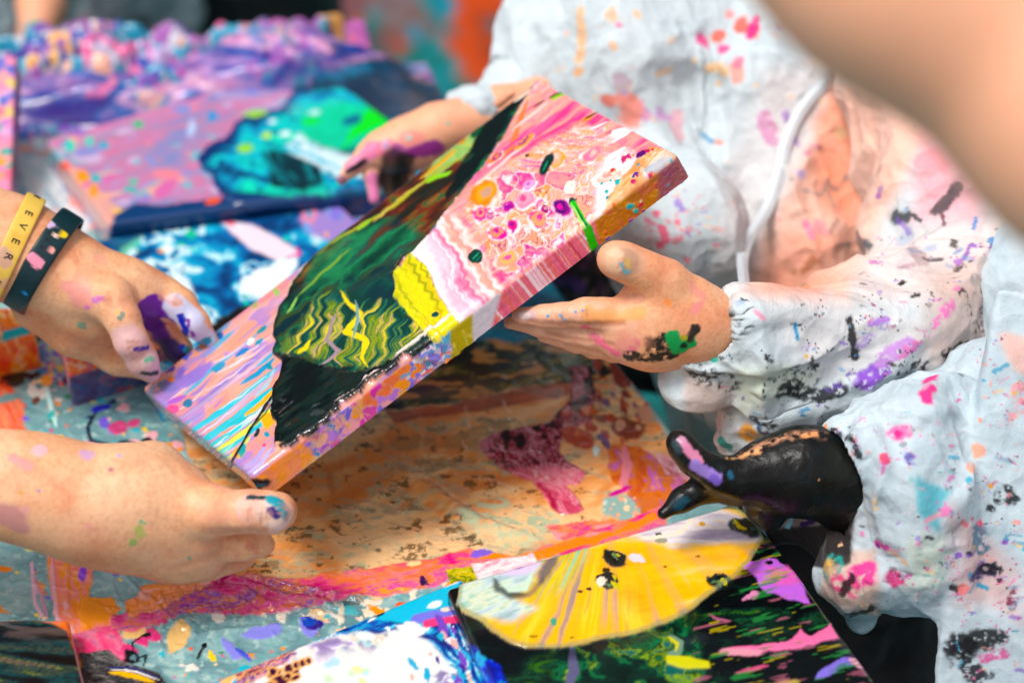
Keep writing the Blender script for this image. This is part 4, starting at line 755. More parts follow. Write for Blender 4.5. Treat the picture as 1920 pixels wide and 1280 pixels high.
# ================================================================ THE HELD PAINTING
CA = [P(266, 727, 1.601), P(1012, 153, 1.675), P(1266, 290, 1.480), P(470, 892, 1.407)]
def held_fn(s):
    x, y = s.x, s.y; one = np.ones(x.shape, np.float32); s.r[:] = .12
    a = x * .793 - y * .609; b = x * .609 + y * .793          # along / across the long side
    front = (s.v > s.v.max() - 75) & (s.dn > .0025)
    # --- streaked pastel skin, left half
    t = np.clip((fb(a / 230 + .3 * fb(x / 60, y / 60, 1), (b + 16 * fb(a / 120, b / 60, 2)) / 11, 3, 4) - .5) * 2.1 + .5, 0, 1)
    s.mix(one, ramp(t, [(0, '#8a7ac8'), (.18, '#b090d0'), (.32, '#d898a0'), (.45, '#e8a48c'), (.6, '#e8a48c'), (.7, '#f0b8b8'), (.78, '#d8a8c8'), (.86, '#f2a870'), (.93, '#b8a8d8'), (1, '#6ab0d0')]))
    t2 = fb(a / 60, b / 26, 5, 3); s.mix(.75 * sst(.55, .62, t2) * sst(560, 480, x), '#a888d0'); s.mix(.7 * sst(.60, .66, fb(a / 70, b / 14, 6, 3)), '#e89a88')
    S = lambda p, w_, c, wo=2, h=.25, a_=1: s.line(p, w_, c, wo, 22, 1.2, True, int(p[0][0]) % 40, h, None, a_)
    for x0, y0, x1, y1, w_, c in ((335, 825, 520, 690, 6, '#4ac4d8'), (345, 850, 520, 722, 7, '#28c4d4'), (350, 872, 545, 720, 5, '#8ae0e0'), (368, 880, 560, 728, 8, '#1ec0d0'), (372, 850, 470, 780, 5, '#2ac8d0'), (430, 800, 520, 735, 6, '#20c0cc'), (395, 852, 520, 760, 5, '#d8e060'), (400, 880, 470, 820, 5, '#c8e070'), (358, 888, 440, 830, 3, '#90e0c0'),
            (460, 780, 515, 730, 5, '#ffb428'), (350, 905, 430, 850, 4, '#4ab8d0'), (480, 745, 515, 690, 4, '#a8c8d8'), (380, 810, 510, 705, 5, '#c8b0c8'), (470, 690, 520, 655, 4, '#5ab0d0'), (450, 720, 515, 672, 5, '#3a98c8'), (400, 740, 512, 655, 4, '#e0b8c8'), (330, 790, 450, 700, 4, '#b8a0c8'), (365, 925, 420, 880, 4, '#6ac8dc'), (455, 880, 500, 835, 5, '#b8a8e0'), (462, 890, 512, 838, 4, '#c0b8e8')):
        S([(x0, y0), ((x0 + x1) / 2 + 4, (y0 + y1) / 2 + 3), (x1, y1)], w_, c)
    for x0, y0, x1, y1 in ((380, 690, 470, 640), (400, 705, 470, 660), (430, 690, 500, 645), (440, 675, 512, 625), (350, 830, 450, 760), (420, 815, 500, 760), (385, 735, 480, 672), (455, 800, 512, 750), (410, 770, 500, 705), (380, 850, 430, 815), (330, 770, 390, 728), (300, 760, 360, 720)):
        S([(x0, y0), ((x0 + x1) / 2, (y0 + y1) / 2 + 3), (x1, y1)], 1.2, '#f8e4e8', 3, .6, .8)
    for cx, cy, rx, ry, c, an in ((322, 720, 26, 14, '#8a80c8', -25), (365, 705, 34, 12, '#9a80d0', -32), (300, 770, 14, 22, '#a890d8', 30), (322, 768, 14, 8, '#f0609a', -10), (330, 750, 20, 5, '#b06ac8', -20), (352, 757, 10, 7, '#1878a0', -20), (284, 735, 9, 16, '#a0a0c0', 20), (302, 722, 7, 7, '#7a90b0', 0),
            (420, 612, 22, 8, '#6aa0d0', -40), (395, 640, 12, 8, '#6a70d0', 0), (412, 630, 9, 6, '#2a70c0', -30), (372, 655, 10, 5, '#a0a8e8', 30), (350, 662, 9, 12, '#4a60c0', 20), (318, 690, 9, 10, '#4a50b8', 0), (375, 645, 7, 5, '#ffa030', 0), (312, 688, 6, 5, '#ff9830', 0), (322, 712, 7, 5, '#ff8840', 0), (492, 618, 11, 5, '#2090a0', -35), (478, 572, 8, 5, '#20c020', -40), (518, 547, 7, 6, '#10d818', -40), (340, 700, 6, 12, '#8a70c8', 20),
            (455, 660, 14, 5, '#3a88c8', -35), (410, 690, 13, 7, '#3a9ac0', -35), (485, 642, 10, 4, '#3a98b8', -35), (505, 688, 6, 6, '#2a90a8', 20), (400, 892, 18, 9, '#3a9ad0', -20), (428, 915, 10, 14, '#6a60c8', 60), (447, 850, 12, 9, '#f0b020', -40), (455, 845, 6, 12, '#20a0a0', 20), (482, 812, 4, 9, '#10303c', 30), (500, 815, 6, 5, '#2a98b8', 30), (496, 835, 4, 3, '#e05080', 0), (505, 790, 18, 12, '#f8b040', -45), (345, 880, 6, 14, '#30a0b0', 0), (360, 910, 4, 16, '#e0a860', 10), (430, 870, 8, 16, '#d0a0a8', 40), (300, 700, 20, 7, '#e88ac0', -35), (450, 600, 22, 6, '#f8a8a0', -35), (470, 640, 9, 5, '#ffffff', -40)):
        s.blob(cx, cy, rx, ry, c, an, .4, .15, int(cx + cy), h=.2)
    # upper rim of the left half, pink rolled edge
    s.line([(272, 722), (400, 620), (560, 520)], 5, '#e8829a', 2, taper=False, a=.5)
    # --- dark pour
    DK = [(1000, 120), (1040, 150), (1005, 172), (975, 205), (945, 262), (900, 325), (850, 385), (808, 440), (785, 478), (760, 485), (742, 515), (762, 560), (810, 610), (856, 655), (905, 700), (760, 665), (745, 690), (700, 715), (650, 755), (590, 805), (560, 830), (530, 843), (517, 835), (522, 800), (508, 775), (512, 740), (528, 700), (532, 680), (512, 665), (516, 640), (514, 610), (530, 575), (560, 520), (590, 480), (640, 420), (760, 300), (900, 180)]
    xx, yy = s.warp(5, 16, 11); sd_ = polysd(xx, yy, DK); m = sst(-1.2, 1.2, sd_)
    s.mix(sst(-9, -1, sd_) * (x < 600) * (x > 540) * (y < 620) * .6, '#b8dca8')
    t = np.clip((fb(a / 90, b / 26 + .6 * fb(x / 40, y / 40, 1), 12, 5) - .5) * 2.2 + .5, 0, 1)
    s.mix(m, ramp(t, [(0, '#0a1c1e'), (.3, '#10302e'), (.45, '#1c5a40'), (.55, '#246a40'), (.65, '#1a4438'), (.8, '#3a4a20'), (1, '#0c2830')]), 1.6, .07)
    br = m * s.poly([(900, 250), (850, 385), (800, 440), (700, 400), (620, 480), (540, 560), (560, 500), (700, 350), (830, 250)], 16, 40, 10, 13); tb_ = np.clip((fb(a / 60, b / 13, 14, 4) - .5) * 2.4 + .5, 0, 1)
    s.mix(br * .95, ramp(tb_, [(0, '#1c1c14'), (.3, '#4a1c14'), (.5, '#6a2c1c'), (.65, '#7a3a20'), (.75, '#5a5a1c'), (.85, '#1a5038'), (1, '#8a5a28')]))
    s.mix(m * s.poly([(600, 470), (680, 430), (770, 420), (800, 450), (770, 480), (700, 500), (620, 530), (560, 560)], 18, 34, 12, 15) * .85, ramp(t, [(0, '#0e3a2c'), (.4, '#1e6a44'), (.6, '#2a8050'), (.8, '#145048'), (1, '#5a3018')]))
    s.mix(m * s.poly([(620, 560), (740, 490), (755, 560), (700, 590), (600, 600)], 14, 30, 12, 16) * .7, '#12343a')
    # upper strip: sage and yellow runs, black by the pink
    s.mix(m * s.poly([(820, 290), (880, 240), (930, 215), (935, 235), (880, 290), (830, 330), (800, 345)], 8, 22, 3, 17), ramp(fb(x / 9, y / 7, 18, 3), [(.2, '#8ab050'), (.5, '#90b870'), (.8, '#b0c060')]))
    s.mix(m * s.poly([(930, 190), (1010, 150), (1020, 165), (960, 215), (920, 290), (870, 350), (840, 380), (835, 370), (880, 290)], 5, 20, 3, 19), '#0a1414'); s.blob(895, 250, 14, 7, '#0e4a2c', -50, h=.3); s.blob(868, 268, 10, 5, '#c89018', -50); s.blob(880, 300, 14, 4, '#1a3a24', -40)
    for p, w_, c in (([(790, 340), (840, 300), (860, 285)], 3.5, '#d8a018'), ([(620, 460), (740, 390), (830, 320), (870, 300)], 2.5, '#a8a838'), ([(800, 345), (850, 325)], 4, '#88c838'), ([(560, 560), (600, 520), (660, 470)], 2, '#78a038'), ([(700, 420), (760, 370), (800, 345)], 2.2, '#c0a850'), ([(670, 435), (700, 415)], 3, '#90b838'), ([(540, 590), (560, 560)], 2, '#90c860'), ([(590, 490), (700, 385), (820, 270)], 1.8, '#6a8a30')): S(p, w_, c, 3, .4)
    for p in ([(965, 195), (1005, 168), (1020, 160)], [(985, 165), (1010, 155)]): S(p, 2.5, '#f0d8c8', 1)
    # zig-zag combed yellow and green
    zz = m * s.poly([(590, 560), (640, 545), (700, 560), (745, 575), (790, 610), (850, 660), (800, 660), (760, 665), (720, 685), (690, 700), (640, 690), (600, 680), (545, 672), (525, 650), (560, 620)], 14, 24, 6, 21)
    z = x + .35 * y + 9 * (2 * abs(((y + .25 * x) / 30 + .5 * n2(x / 50, y / 50, 22)) % 1 - .5) - .5) * (.5 + n2(x / 50, y / 70, 23)) + 46 * fb(x / 80, y / 50, 24, 3)
    t = np.clip((.62 * fb(z / 13, y / 120, 25, 3) + .38 * n2(z / 3.6, y / 90, 26) - .5) * 2.2 + .36 + .25 * (fb(x / 60, y / 50, 27, 2) - .5) - .3 * sst(620, 560, y), 0, 1)
    s.mix(zz, ramp(t, [(0, '#123830'), (.2, '#1e5a50'), (.32, '#5a7a28'), (.42, '#8a9a30'), (.5, '#3a6a3a'), (.6, '#a89a28'), (.7, '#d0a88a'), (.76, '#6a8a48'), (.86, '#c8c020'), (1, '#e8cc10')]))
    for p, w_ in (([(640, 548), (655, 570), (678, 590), (662, 612), (650, 625), (690, 640), (680, 670), (690, 690)], 5), ([(585, 640), (575, 655), (560, 665)], 4)): s.line(p, w_, '#e6d010', 3, 14, 1.5, True, 31, .2)
    S([(630, 590), (615, 640), (640, 660), (600, 690)], 4, '#a08a90', 5)
    S([(668, 566), (672, 600), (665, 640)], 3, '#78a0a0', 4)
    # --- gloss-black lower drip
    bk = m * s.poly([(505, 660), (560, 672), (600, 685), (640, 700), (690, 700), (740, 680), (780, 650), (815, 632), (850, 650), (890, 700), (760, 700), (700, 740), (560, 860), (500, 850), (500, 700)], 6, 18, 4, 41)
    tk = fb(a / 60, b / 9, 42, 4); s.mix(bk, ramp(np.clip((tk - .5) * 2.2 + .5, 0, 1), [(0, '#050a0b'), (.45, '#081211'), (.6, '#0e2620'), (.75, '#1c1c14'), (.9, '#0a2a2c'), (1, '#2a2014')]), .8, .03)
    s.mix(sst(9, 2, abs(sd_)) * m * (x < 860) * (y > 480) * .8, '#050b0c', .8)
    # --- yellow tongue
    YL = [(775, 478), (800, 500), (815, 530), (828, 560), (845, 585), (858, 600), (868, 620), (900, 640), (870, 670), (845, 664), (810, 640), (790, 615), (765, 590), (742, 560), (742, 515), (760, 485)]
    m = s.poly(YL, 4, 14, 2, 43); zq = x - .55 * y + 8 * (2 * abs(((x * .5 + y) / 22) % 1 - .5)) + 20 * fb(x / 50, y / 50, 44)
    s.mix(m, ramp(np.clip((fb(zq / 8, y / 120, 45, 2) - .5) * 2 + .5, 0, 1), [(0, '#b8b80c'), (.3, '#d8d008'), (.6, '#e8dc10'), (.85, '#f0c808'), (1, '#a0a818')]), 1.2, .08)
    s.blob(818, 593, 8, 5, '#0e4a44', -10, h=.6)
    # --- the pink side
    PK = [(1015, 140), (1300, 270), (1310, 330), (900, 720), (858, 600), (845, 585), (828, 560), (815, 530), (800, 500), (775, 478), (808, 440), (850, 385), (900, 325), (945, 262), (975, 205), (1000, 172)]
    pk = s.poly(PK, 2.5, 18, 1.5, 46)
    t = np.clip((fb(a / 120 + .3 * fb(x / 50, y / 50, 1), b / 12 + .6 * fb(x / 40, y / 40, 2), 47, 4) - .5) * 2.2 + .5, 0, 1)
    s.mix(pk, ramp(t, [(0, '#e8508a'), (.2, '#f0789a'), (.38, '#f49a92'), (.5, '#f4a898'), (.6, '#f08a98'), (.72, '#f6b8b0'), (.82, '#f0a050'), (.9, '#fce0e4'), (1, '#d84aa0')]), 1.2, .1)
    # streaks at the top right
    up = pk * s.poly([(1000, 150), (1290, 290), (1240, 330), (1100, 310), (1000, 300), (940, 280)], 8, 40, 10, 48)
    for p, w_, c in (([(940, 330), (1040, 270), (1120, 215)], 7, '#ee9a40'), ([(960, 300), (1060, 240), (1100, 215)], 5, '#f0508c'), ([(980, 270), (1050, 215)], 6, '#f26a9a'), ([(945, 300), (960, 280), (990, 190)], 5, '#f08050'), ([(1000, 280), (1100, 230)], 3, '#c83a80'), ([(1090, 300), (1130, 270), (1190, 240)], 10, '#fdeef0'), ([(1100, 275), (1150, 250)], 5, '#c8607a'), ([(1030, 300), (1100, 250), (1140, 232)], 2, '#fff'), ([(1010, 330), (1080, 300)], 6, '#f0883a'), ([(1085, 330), (1140, 300), (1175, 280)], 5, '#fbe8ec'), ([(1060, 262), (1085, 250)], 4, '#b86ac8'), ([(960, 250), (1010, 210), (1030, 195)], 2, '#fbd8d8'), ([(900, 345), (1000, 260)], 2, '#fbd0d0'), ([(930, 300), (1010, 235)], 2, '#e84a98')): s.line(p, w_, '#ffffff' if c == '#fff' else c, 3, 25, 1.2, True, 49, .2)
    for p in ([(1035, 190), (1050, 182), (1065, 178)], ): S(p, 4, '#8ac020'); 
    for p in ([(1030, 188), (1045, 180), (1058, 176)], [(1000, 205), (1025, 190)], [(1098, 226), (1122, 214)]): S(p, 2, '#201814', 1)
    # white wash and cells
    wh = pk * s.poly([(1040, 330), (1100, 290), (1150, 300), (1180, 290), (1250, 330), (1120, 460), (1060, 400), (1040, 370)], 12, 30, 10, 50); s.mix(wh * .85, '#fdf4f6')
    u = x / 22; v = y / 22; k = 1 + .8 * sst(340, 220, y); u2 = (a / (31 * k)); v2 = b / (29 / k)
    u2 = u2 + 1.0 * (fb(x / 25, y / 25, 51, 3) - .5) * 2; v2 = v2 + 1.0 * (fb(x / 25, y / 25, 52, 3) - .5) * 2
    f1, f2, idd = worley(u2, v2, 5)
    cz = pk * s.poly([(880, 400), (905, 345), (960, 310), (1010, 270), (1090, 240), (1150, 265), (1120, 330), (1110, 400), (1105, 430), (1040, 480), (960, 520), (915, 480)], 14, 40, 12, 53)
    ring = .5 + .5 * np.sin(f1 * 26 + idd * 20)
    cc = pick((idd * 7.7) % 1, ['#f0a080', '#e88a60', '#f2a03a', '#e040a0', '#a8289a', '#f0b0a0', '#f07a9a', '#d83a90', '#f4b098', '#e89a70', '#f8c0c8'])
    ring = .5 + .5 * np.sin(12 * fb(x / 22, y / 16, 97, 3) + f1 * 7 + idd * 9)
    cc = cc * (1 - .55 * ring[:, None]) + lin('#f4a890') * (.55 * ring[:, None]); cc = cc + (lin('#f4a48c') - cc) * ((idd < .35) * .7)[:, None]
    s.marble(cz * .9, 30, [(0, '#e84a98'), (.2, '#f4a08c'), (.4, '#f6b0a0'), (.5, '#fbe4e4'), (.56, '#f0a040'), (.66, '#f4a898'), (.8, '#fce8ee'), (.9, '#c83a98'), (1, '#f08aa8')], 92, -38, 1.8, 2.4); s.mix(cz * sst(.3, .5, idd) * .85, cc); s.mix(cz * sst(.13, .03, f2 - f1) * sst(.25, .45, idd) * .85, '#fce8ec'); s.mix(cz * sst(.30, .36, f2 - f1) * sst(.44, .38, f2 - f1) * (idd > .6) * .8, '#8a1a80')
    # named cells
    for cx, cy, rx, ry, an, cols in ((910, 368, 24, 32, 35, ('#fbe0d8', '#e8881c', '#f2a02a', '#c89a80')), (985, 378, 18, 20, 20, ('#fbe8ec', '#f090b0', '#f4a8b8', '#e85a90')), (1045, 300, 18, 20, 30, ('#fbd8d0', '#f0a030', '#f4b090', '#f8c8c0')), (955, 390, 13, 12, 0, ('#f8d0d8', '#c02a98', '#7a1a90', '#e85ab0')), (1055, 395, 20, 17, 30, ('#f4c8d8', '#a81a90', '#4a1468', '#d83aa0')), (1022, 398, 9, 10, -40, ('#fce8f0', '#c83a90', '#5a1a50', '#f090a8')), (935, 440, 20, 14, 10, ('#fbe0e4', '#d82a98', '#f09070', '#b82090')), (965, 428, 12, 14, 0, ('#fbe4e8', '#c02aa0', '#e83a80', '#8a1a80')), (1010, 415, 18, 20, 0, ('#fbe4e0', '#e85a90', '#f0a070', '#d0489a')), (900, 405, 13, 16, 20, ('#fbdcdc', '#e84a98', '#f09a80', '#c82a80')), (1070, 355, 10, 14, 20, ('#e8f0e0', '#e0ecd8', '#f4f4ec', '#d0e0c8')), (995, 352, 14, 9, -30, ('#fbe8f0', '#d890d8', '#f0b0c8', '#c870c8')), (985, 270, 26, 7, -40, ('#f8d0c0', '#f0982a', '#8a2a80', '#f4a850')), (930, 300, 20, 8, -40, ('#fbd0c8', '#f08a30', '#a02880', '#e89050')), (1110, 295, 26, 14, -35, ('#fdf0f0', '#f0a898', '#e87aa0', '#f4c0b0')), (1140, 335, 28, 12, -20, ('#fdf4f2', '#f0b8a8', '#f8d8d0', '#e8a090')), (950, 490, 22, 16, -30, ('#f8d0c8', '#f0a088', '#f0b070', '#d85aa0'))):
        for j, f_ in enumerate((1.0, .84, .6, .32)): s.blob(cx + j * (1 - 2 * (int(cx) % 2)), cy - j * 1.5, rx * f_, ry * f_, cols[j], an, .42 + .12 * j, .1 + .1 * j, int(cx))
    # scatter of drawn threads
    f1b, f2b, _i = worley((x + 20 * fb(x / 30, y / 30, 54, 3)) / 13, (y + 20 * fb(x / 30, y / 30, 55, 3)) / 13, 9); pass
    # pink & white zigzag bands beside the yellow
    q, tt = segd(*s.warp(3, 30, 56), [(780, 470), (800, 500), (815, 530), (828, 560), (845, 585), (858, 600), (885, 640)])
    zg = q + 9 * fb(x / 60, y / 60, 90, 3) + 4 * (2 * abs(((x * .45 + y) / 20 + .3 * n2(x / 40, y / 40, 57)) % 1 - .5) - .5)
    bz = pk * sst(118, 100, zg) * s.poly([(770, 470), (830, 410), (880, 400), (905, 450), (935, 520), (1010, 530), (900, 700), (840, 680)], 5, 30, 6, 58)
    zt = zg / 110 + .2 * (fb(zg / 8, y / 50, 59, 3) - .5) + .3 * (fb(x / 70, y / 45, 93, 3) - .5)
    s.mix(bz, ramp(zt, [(0, '#fdf4ec'), (.1, '#fbf4f4'), (.24, '#fbd8e4'), (.36, '#f8b8cc'), (.42, '#fce8ee'), (.52, '#f4a0bc'), (.58, '#ee6a94'), (.63, '#f8b0b8'), (.7, '#fdf0f0'), (.77, '#f4b0a0'), (.84, '#f09a90'), (.9, '#fce8e4'), (1, '#f0a898')]))
    s.blob(895, 484, 14, 14, '#0e3a34', 20, .3, h=.4); s.line([(888, 490), (900, 476)], 2, '#2a8a60', 1); s.line([(894, 494), (904, 482)], 1.5, '#1a6a50', 1)
    s.blob(1026, 312, 9, 24, '#0a2e2a', 28, .25, h=.4); s.line([(1020, 325), (1030, 305)], 1.5, '#2a8a60', 1); s.blob(990, 294, 5, 3, '#3a2a20'); s.blob(1075, 380, 8, 7, '#2a4a3a', 0, .6)
    s.line([(1076, 385), (1090, 408), (1100, 428), (1112, 458)], 6, '#28b828', 1.5, 14, 1.5, False, 60, .5); s.line([(1072, 384), (1085, 405), (1096, 428), (1106, 455)], 2, '#b8e880', 1); s.line([(1082, 392), (1096, 418), (1104, 440)], 2, '#0a5a30', 1)
    # ochre corner
    oc = s.poly([(1128, 400), (1160, 345), (1190, 310), (1215, 280), (1250, 285), (1300, 300), (1300, 340), (1120, 480)], 5, 18, 3, 61); s.marble(oc, 14, [(0, '#d08a50'), (.4, '#e8a878'), (.6, '#f2c8a0'), (.8, '#e0984a'), (1, '#f0d8c8')], 62, -38, 3); s.mix(oc * s.poly([(1200, 320), (1260, 290), (1262, 300), (1215, 335)], 5, 14, 4, 62) * .8, '#a8b8c8')
    s.blob(1205, 292, 13, 5, '#5a1a6a', -30, .4, h=.3); s.blob(1178, 300, 10, 8, '#c03a70', -60, .9, h=.3); s.blob(1128, 405, 24, 4, '#b8e0dc', -35, .5); s.spots(20, (1150, 280, 1230, 360), 2, 5, ['#f4d8c8', '#c02a60', '#e09040', '#fff4ec'], 63, 2, -30, .3)
    # --- front side of the block
    ff = front.astype(np.float32)
    al = a + 4 * fb(b / 12, a / 30, 64)
    bands = np.clip((.6 * n2(al / 9, b / 300, 65) + .4 * n2(al / 3, b / 200, 66) - .5) * 1.8 + .5, 0, 1)
    s.mix(ff * sst(862, 868, x) * (x < 1132), ramp(bands, [(0, '#c84858'), (.25, '#e0607a'), (.5, '#ee7e98'), (.7, '#e87060'), (.85, '#f4a8b8'), (1, '#fbdce4')]))
    s.mix(ff * sst(868, 876, x) * sst(928, 918, x + .3 * (y - 600)), '#d8ccd4'); s.mix(ff * sst(838, 844, x) * sst(888, 880, x), '#b8a408')
    s.mix(ff * (abs(x - 1104 - .35 * (y - 440)) < 9), '#30b828')
    og = ff * sst(1116, 1122, x - .25 * (y - 440)); s.mix(og, '#c07a18'); s.confetti(og * .6, 9, ['#c8801c', '#d8901c', '#b86a28', '#c87a20', '#c85a50', '#b8703a', '#d89820'], 67, -35, 2, 1.3); s.spots(40, (1130, 300, 1280, 460), 2, 6, ['#d83a4a', '#2a90a8', '#5a3a90', '#e8c0a0', '#f06a30', '#30b0b0'], 68, 2, -40, .5)
    s.mix(og * sst(1225, 1240, x) * .7, '#8a4a70')
    lf = ff * sst(846, 838, x); s.confetti(lf, 15, ['#b060c0', '#e04aa8', '#8a70d8', '#4a80c8', '#ff9a28', '#f07a50', '#f0a0a8', '#7a6ad0', '#d858a0', '#ffb040', '#5aa8d0', '#c080d0'], 69, -38, 1.6, .8)
    s.mix(lf * sst(.5, .6, fb(a / 16, b / 12, 70, 3)) * (x > 520) * (x < 680) * .6, ramp(n2(al / 5, b / 60, 71), [(0, '#c8a890'), (.5, '#f0b848'), (1, '#c070a8')]))
    s.mix(lf * s.poly([(470, 860), (560, 820), (590, 850), (520, 930), (460, 940)], 8, 20, 4, 72) * .85, '#ff9418'); s.confetti(lf * s.poly([(740, 700), (800, 640), (860, 640), (860, 680), (780, 720)], 8, 20, 4, 73), 9, ['#6aa8d8', '#f4e8ee', '#ff8a50', '#8a80d8', '#f07a60', '#d8c8e8'], 74, -35, 2, 1.2)
    s.mix(lf * sst(.6, 1, s.dn / .036) * .7, '#c8489a')
    # rough cream rim between drip and side
    rim = sst(9, 4, abs(s.v - (s.v.max() - 72) + 5 * (fb(a / 9, b / 9, 75, 3) - .5))) * (x > 505) * (x < 858) * (1 - bk * (sd_ > 8)) 
    rim = rim * sst(.3, .5, fb(a / 22, b / 9, 80, 3)); s.mix(rim * sst(560, 620, x), '#f4dcd4', .5, .5); s.mix(rim * sst(620, 540, x) * .8, '#f8b890', .5, .5); s.h += rim * 1.2 * fb(x / 3, y / 3, 76, 2)
    s.blob(482, 905, 26, 12, '#2a1a18', -10, .6, h=.8); s.blob(470, 912, 20, 5, '#105a6a', -10, .5)
    # the thin running black thread
    s.line([(512, 745), (495, 770), (470, 808), (446, 850), (425, 885), (402, 915)], 2.6, '#0a0a12', 1.5, 14, 1, False, 78, 1.0); s.line([(512, 752), (500, 775), (478, 800)], 1.2, '#0a0a12', 1, h=.5)
    # other sides
    oth = ((s.dn > .0025) & ~front).astype(np.float32) * (1 - (x > 860) * (s.v < 60)); s.confetti(oth * .6 * (x < 500), 10, ['#e8a0a0', '#c090c8', '#e07aa0', '#8a90d0', '#f0b080'], 79)
def held_rel(s, pos, nr):
    x, y = s.x, s.y; a = x * .793 - y * .609; b = x * .609 + y * .793
    dk = sst(.085, .035, s.r)
    h = .35 * (fb(a / 40, b / 7, 301, 3) - .5) + .1 * fb(x / 5, y / 5, 302, 2)
    h = h + 2.4 * (fb(a / 40, b / 16, 303, 2) - .4) * dk + .35 * fb(x / 28, y / 28, 307, 2)
    tex = (x > 1120) * .25 + (s.dn > .003) * .35
    h = h + tex * fb(x / 3.5, y / 3.5, 305, 2)
    return pos + nr * h[:, None] * .001
hp = empty('painting')
tag(hp, 'large freshly poured pink, black and yellow canvas held tilted in mid air', 'painting')
_, HN = paint_obj('canvas', CA, .018, .0009, held_fn, M_WET, hp, .0035, held_rel)
# stretcher bars on the hidden back
A_, B_, C4, D_ = [np.array(c) - HN * .0065 for c in CA]
def bar(p0, p1, inward, name='stretcher_bar'):
    d = (p1 - p0); w_ = inward / np.linalg.norm(inward) * .035; e = inward / np.linalg.norm(inward) * .0015
    v = []
    for z in (0, -.0135):
        v += [p0 + e + HN * z, p1 + e + HN * z, p1 + w_ + HN * z, p0 + w_ + HN * z]
    mk(name, v, [[0, 1, 2, 3], [4, 7, 6, 5], [0, 4, 5, 1], [1, 5, 6, 2], [2, 6, 7, 3], [3, 7, 4, 0]], M_WOOD, parent=hp, smooth=False)
eu = (B_ - A_) / np.linalg.norm(B_ - A_)
bar(A_ + eu * .036, B_ - eu * .036, D_ - A_); bar(D_ + eu * .036, C4 - eu * .036, A_ - D_); bar(A_, D_, eu); bar(B_, C4, -eu)

# ================================================================ PEOPLE
def px(r, d): return r * d / F
def cone(S_, pts, k=.006, op='u'):
    """pts: (x, y, depth, radius in photo pixels) joints of a chain"""
    for p, q in zip(pts[:-1], pts[1:]):
        S_.add(rc(P(*p[:3]), px(p[3], p[2]), P(*q[:3]), px(q[3], q[2])), k, op)
def skin_base(s, base='#eeb48c', red='#e08a68'):
    s.c[:] = lin(base); s.r[:] = .48
    s.tint(.5 * sst(.4, .7, fb3(s.v / .022, 3, 3)), red); s.tint(.3 * sst(.5, .7, fb3(s.v / .045, 13, 2)), '#f8d8b8'); s.tint(.25 * sst(.55, .62, fb3(s.v / .0018, 14, 2)), '#c07050'); s.tint(.2 * sst(.5, .7, fb3(s.v / .012, 5, 3)), '#f6cba8'); s.tint(.12 * sst(.55, .7, fb3(s.v / .004, 6, 2)), '#c87a5a')
def make_body(parts, paint, base, label, cat='person', far=None, mt=None):
    """parts: list of (Sdf, voxel). One body mesh from all of them."""
    V, Q, n = [], [], 0
    for S_, vox in parts:
        v, q = S_.mesh(vox); V.append(v); Q.append(q + n); n += len(v)
    v = np.concatenate(V); q = np.concatenate(Q); s = Skin3(v, base); paint(s)
    nn = vnormals(v, q); v = v + nn * s.h[:, None] * .001
    o = mk('person', v, q, mt or M_SKIN, s.c, s.r); tag(o, label, cat); return o
def wrinkles(s, pts, n, ln, amp=.35, w_=2.2, seed=1, spread=1):
    """short creases across a finger at the pixel positions given"""
    for (cx, cy, dx, dy) in pts:
        g = np.random.default_rng(int(cx + cy))
        for j in range(n):
            o_ = (j - (n - 1) / 2) * 6 * spread; L_ = ln * g.uniform(.6, 1)
            ax_, ay_ = cx + dx * o_, cy + dy * o_
            s.mark([(ax_ - dy * L_, ay_ + dx * L_), (ax_ + dy * .1 * L_ + dx * 2, ay_ - dx * .1 * L_ + dy * 2), (ax_ + dy * L_, ay_ - dx * L_)], w_, '#c08468', .3, h=-amp, a=.4, seed=j)

# ---- adult at the left, two bare forearms
S1 = Sdf()
cone(S1, [(-420, 845, 1.36, 118), (-150, 880, 1.38, 108), (60, 916, 1.39, 94), (160, 943, 1.395, 88)], .02)
cone(S1, [(160, 943, 1.395, 88), (270, 935, 1.40, 82), (330, 955, 1.405, 78)], .03)                     # wrist to palm
cone(S1, [(250, 985, 1.41, 74), (370, 1010, 1.415, 58)], .025)
cone(S1, [(180, 970, 1.40, 76), (330, 1028, 1.42, 50), (385, 1048, 1.425, 32)], .02)
cone(S1, [(330, 945, 1.395, 72), (398, 958, 1.386, 48), (440, 960, 1.385, 37), (470, 958, 1.383, 38), (495, 961, 1.385, 33), (514, 960, 1.385, 34)], .006)   # index
cone(S1, [(512, 960, 1.385, 33), (526, 956, 1.388, 27)], .01)
cone(S1, [(350, 1005, 1.415, 52), (425, 1020, 1.415, 33), (458, 1020, 1.415, 31), (484, 1020, 1.42, 25), (496, 1020, 1.428, 20)], .002)    # middle
cone(S1, [(350, 1035, 1.43, 46), (400, 1060, 1.435, 25), (445, 1052, 1.44, 20), (462, 1048, 1.445, 16)], .002)
cone(S1, [(230, 905, 1.40, 60), (290, 878, 1.41, 42), (318, 872, 1.43, 30)], .010)           # thumb root
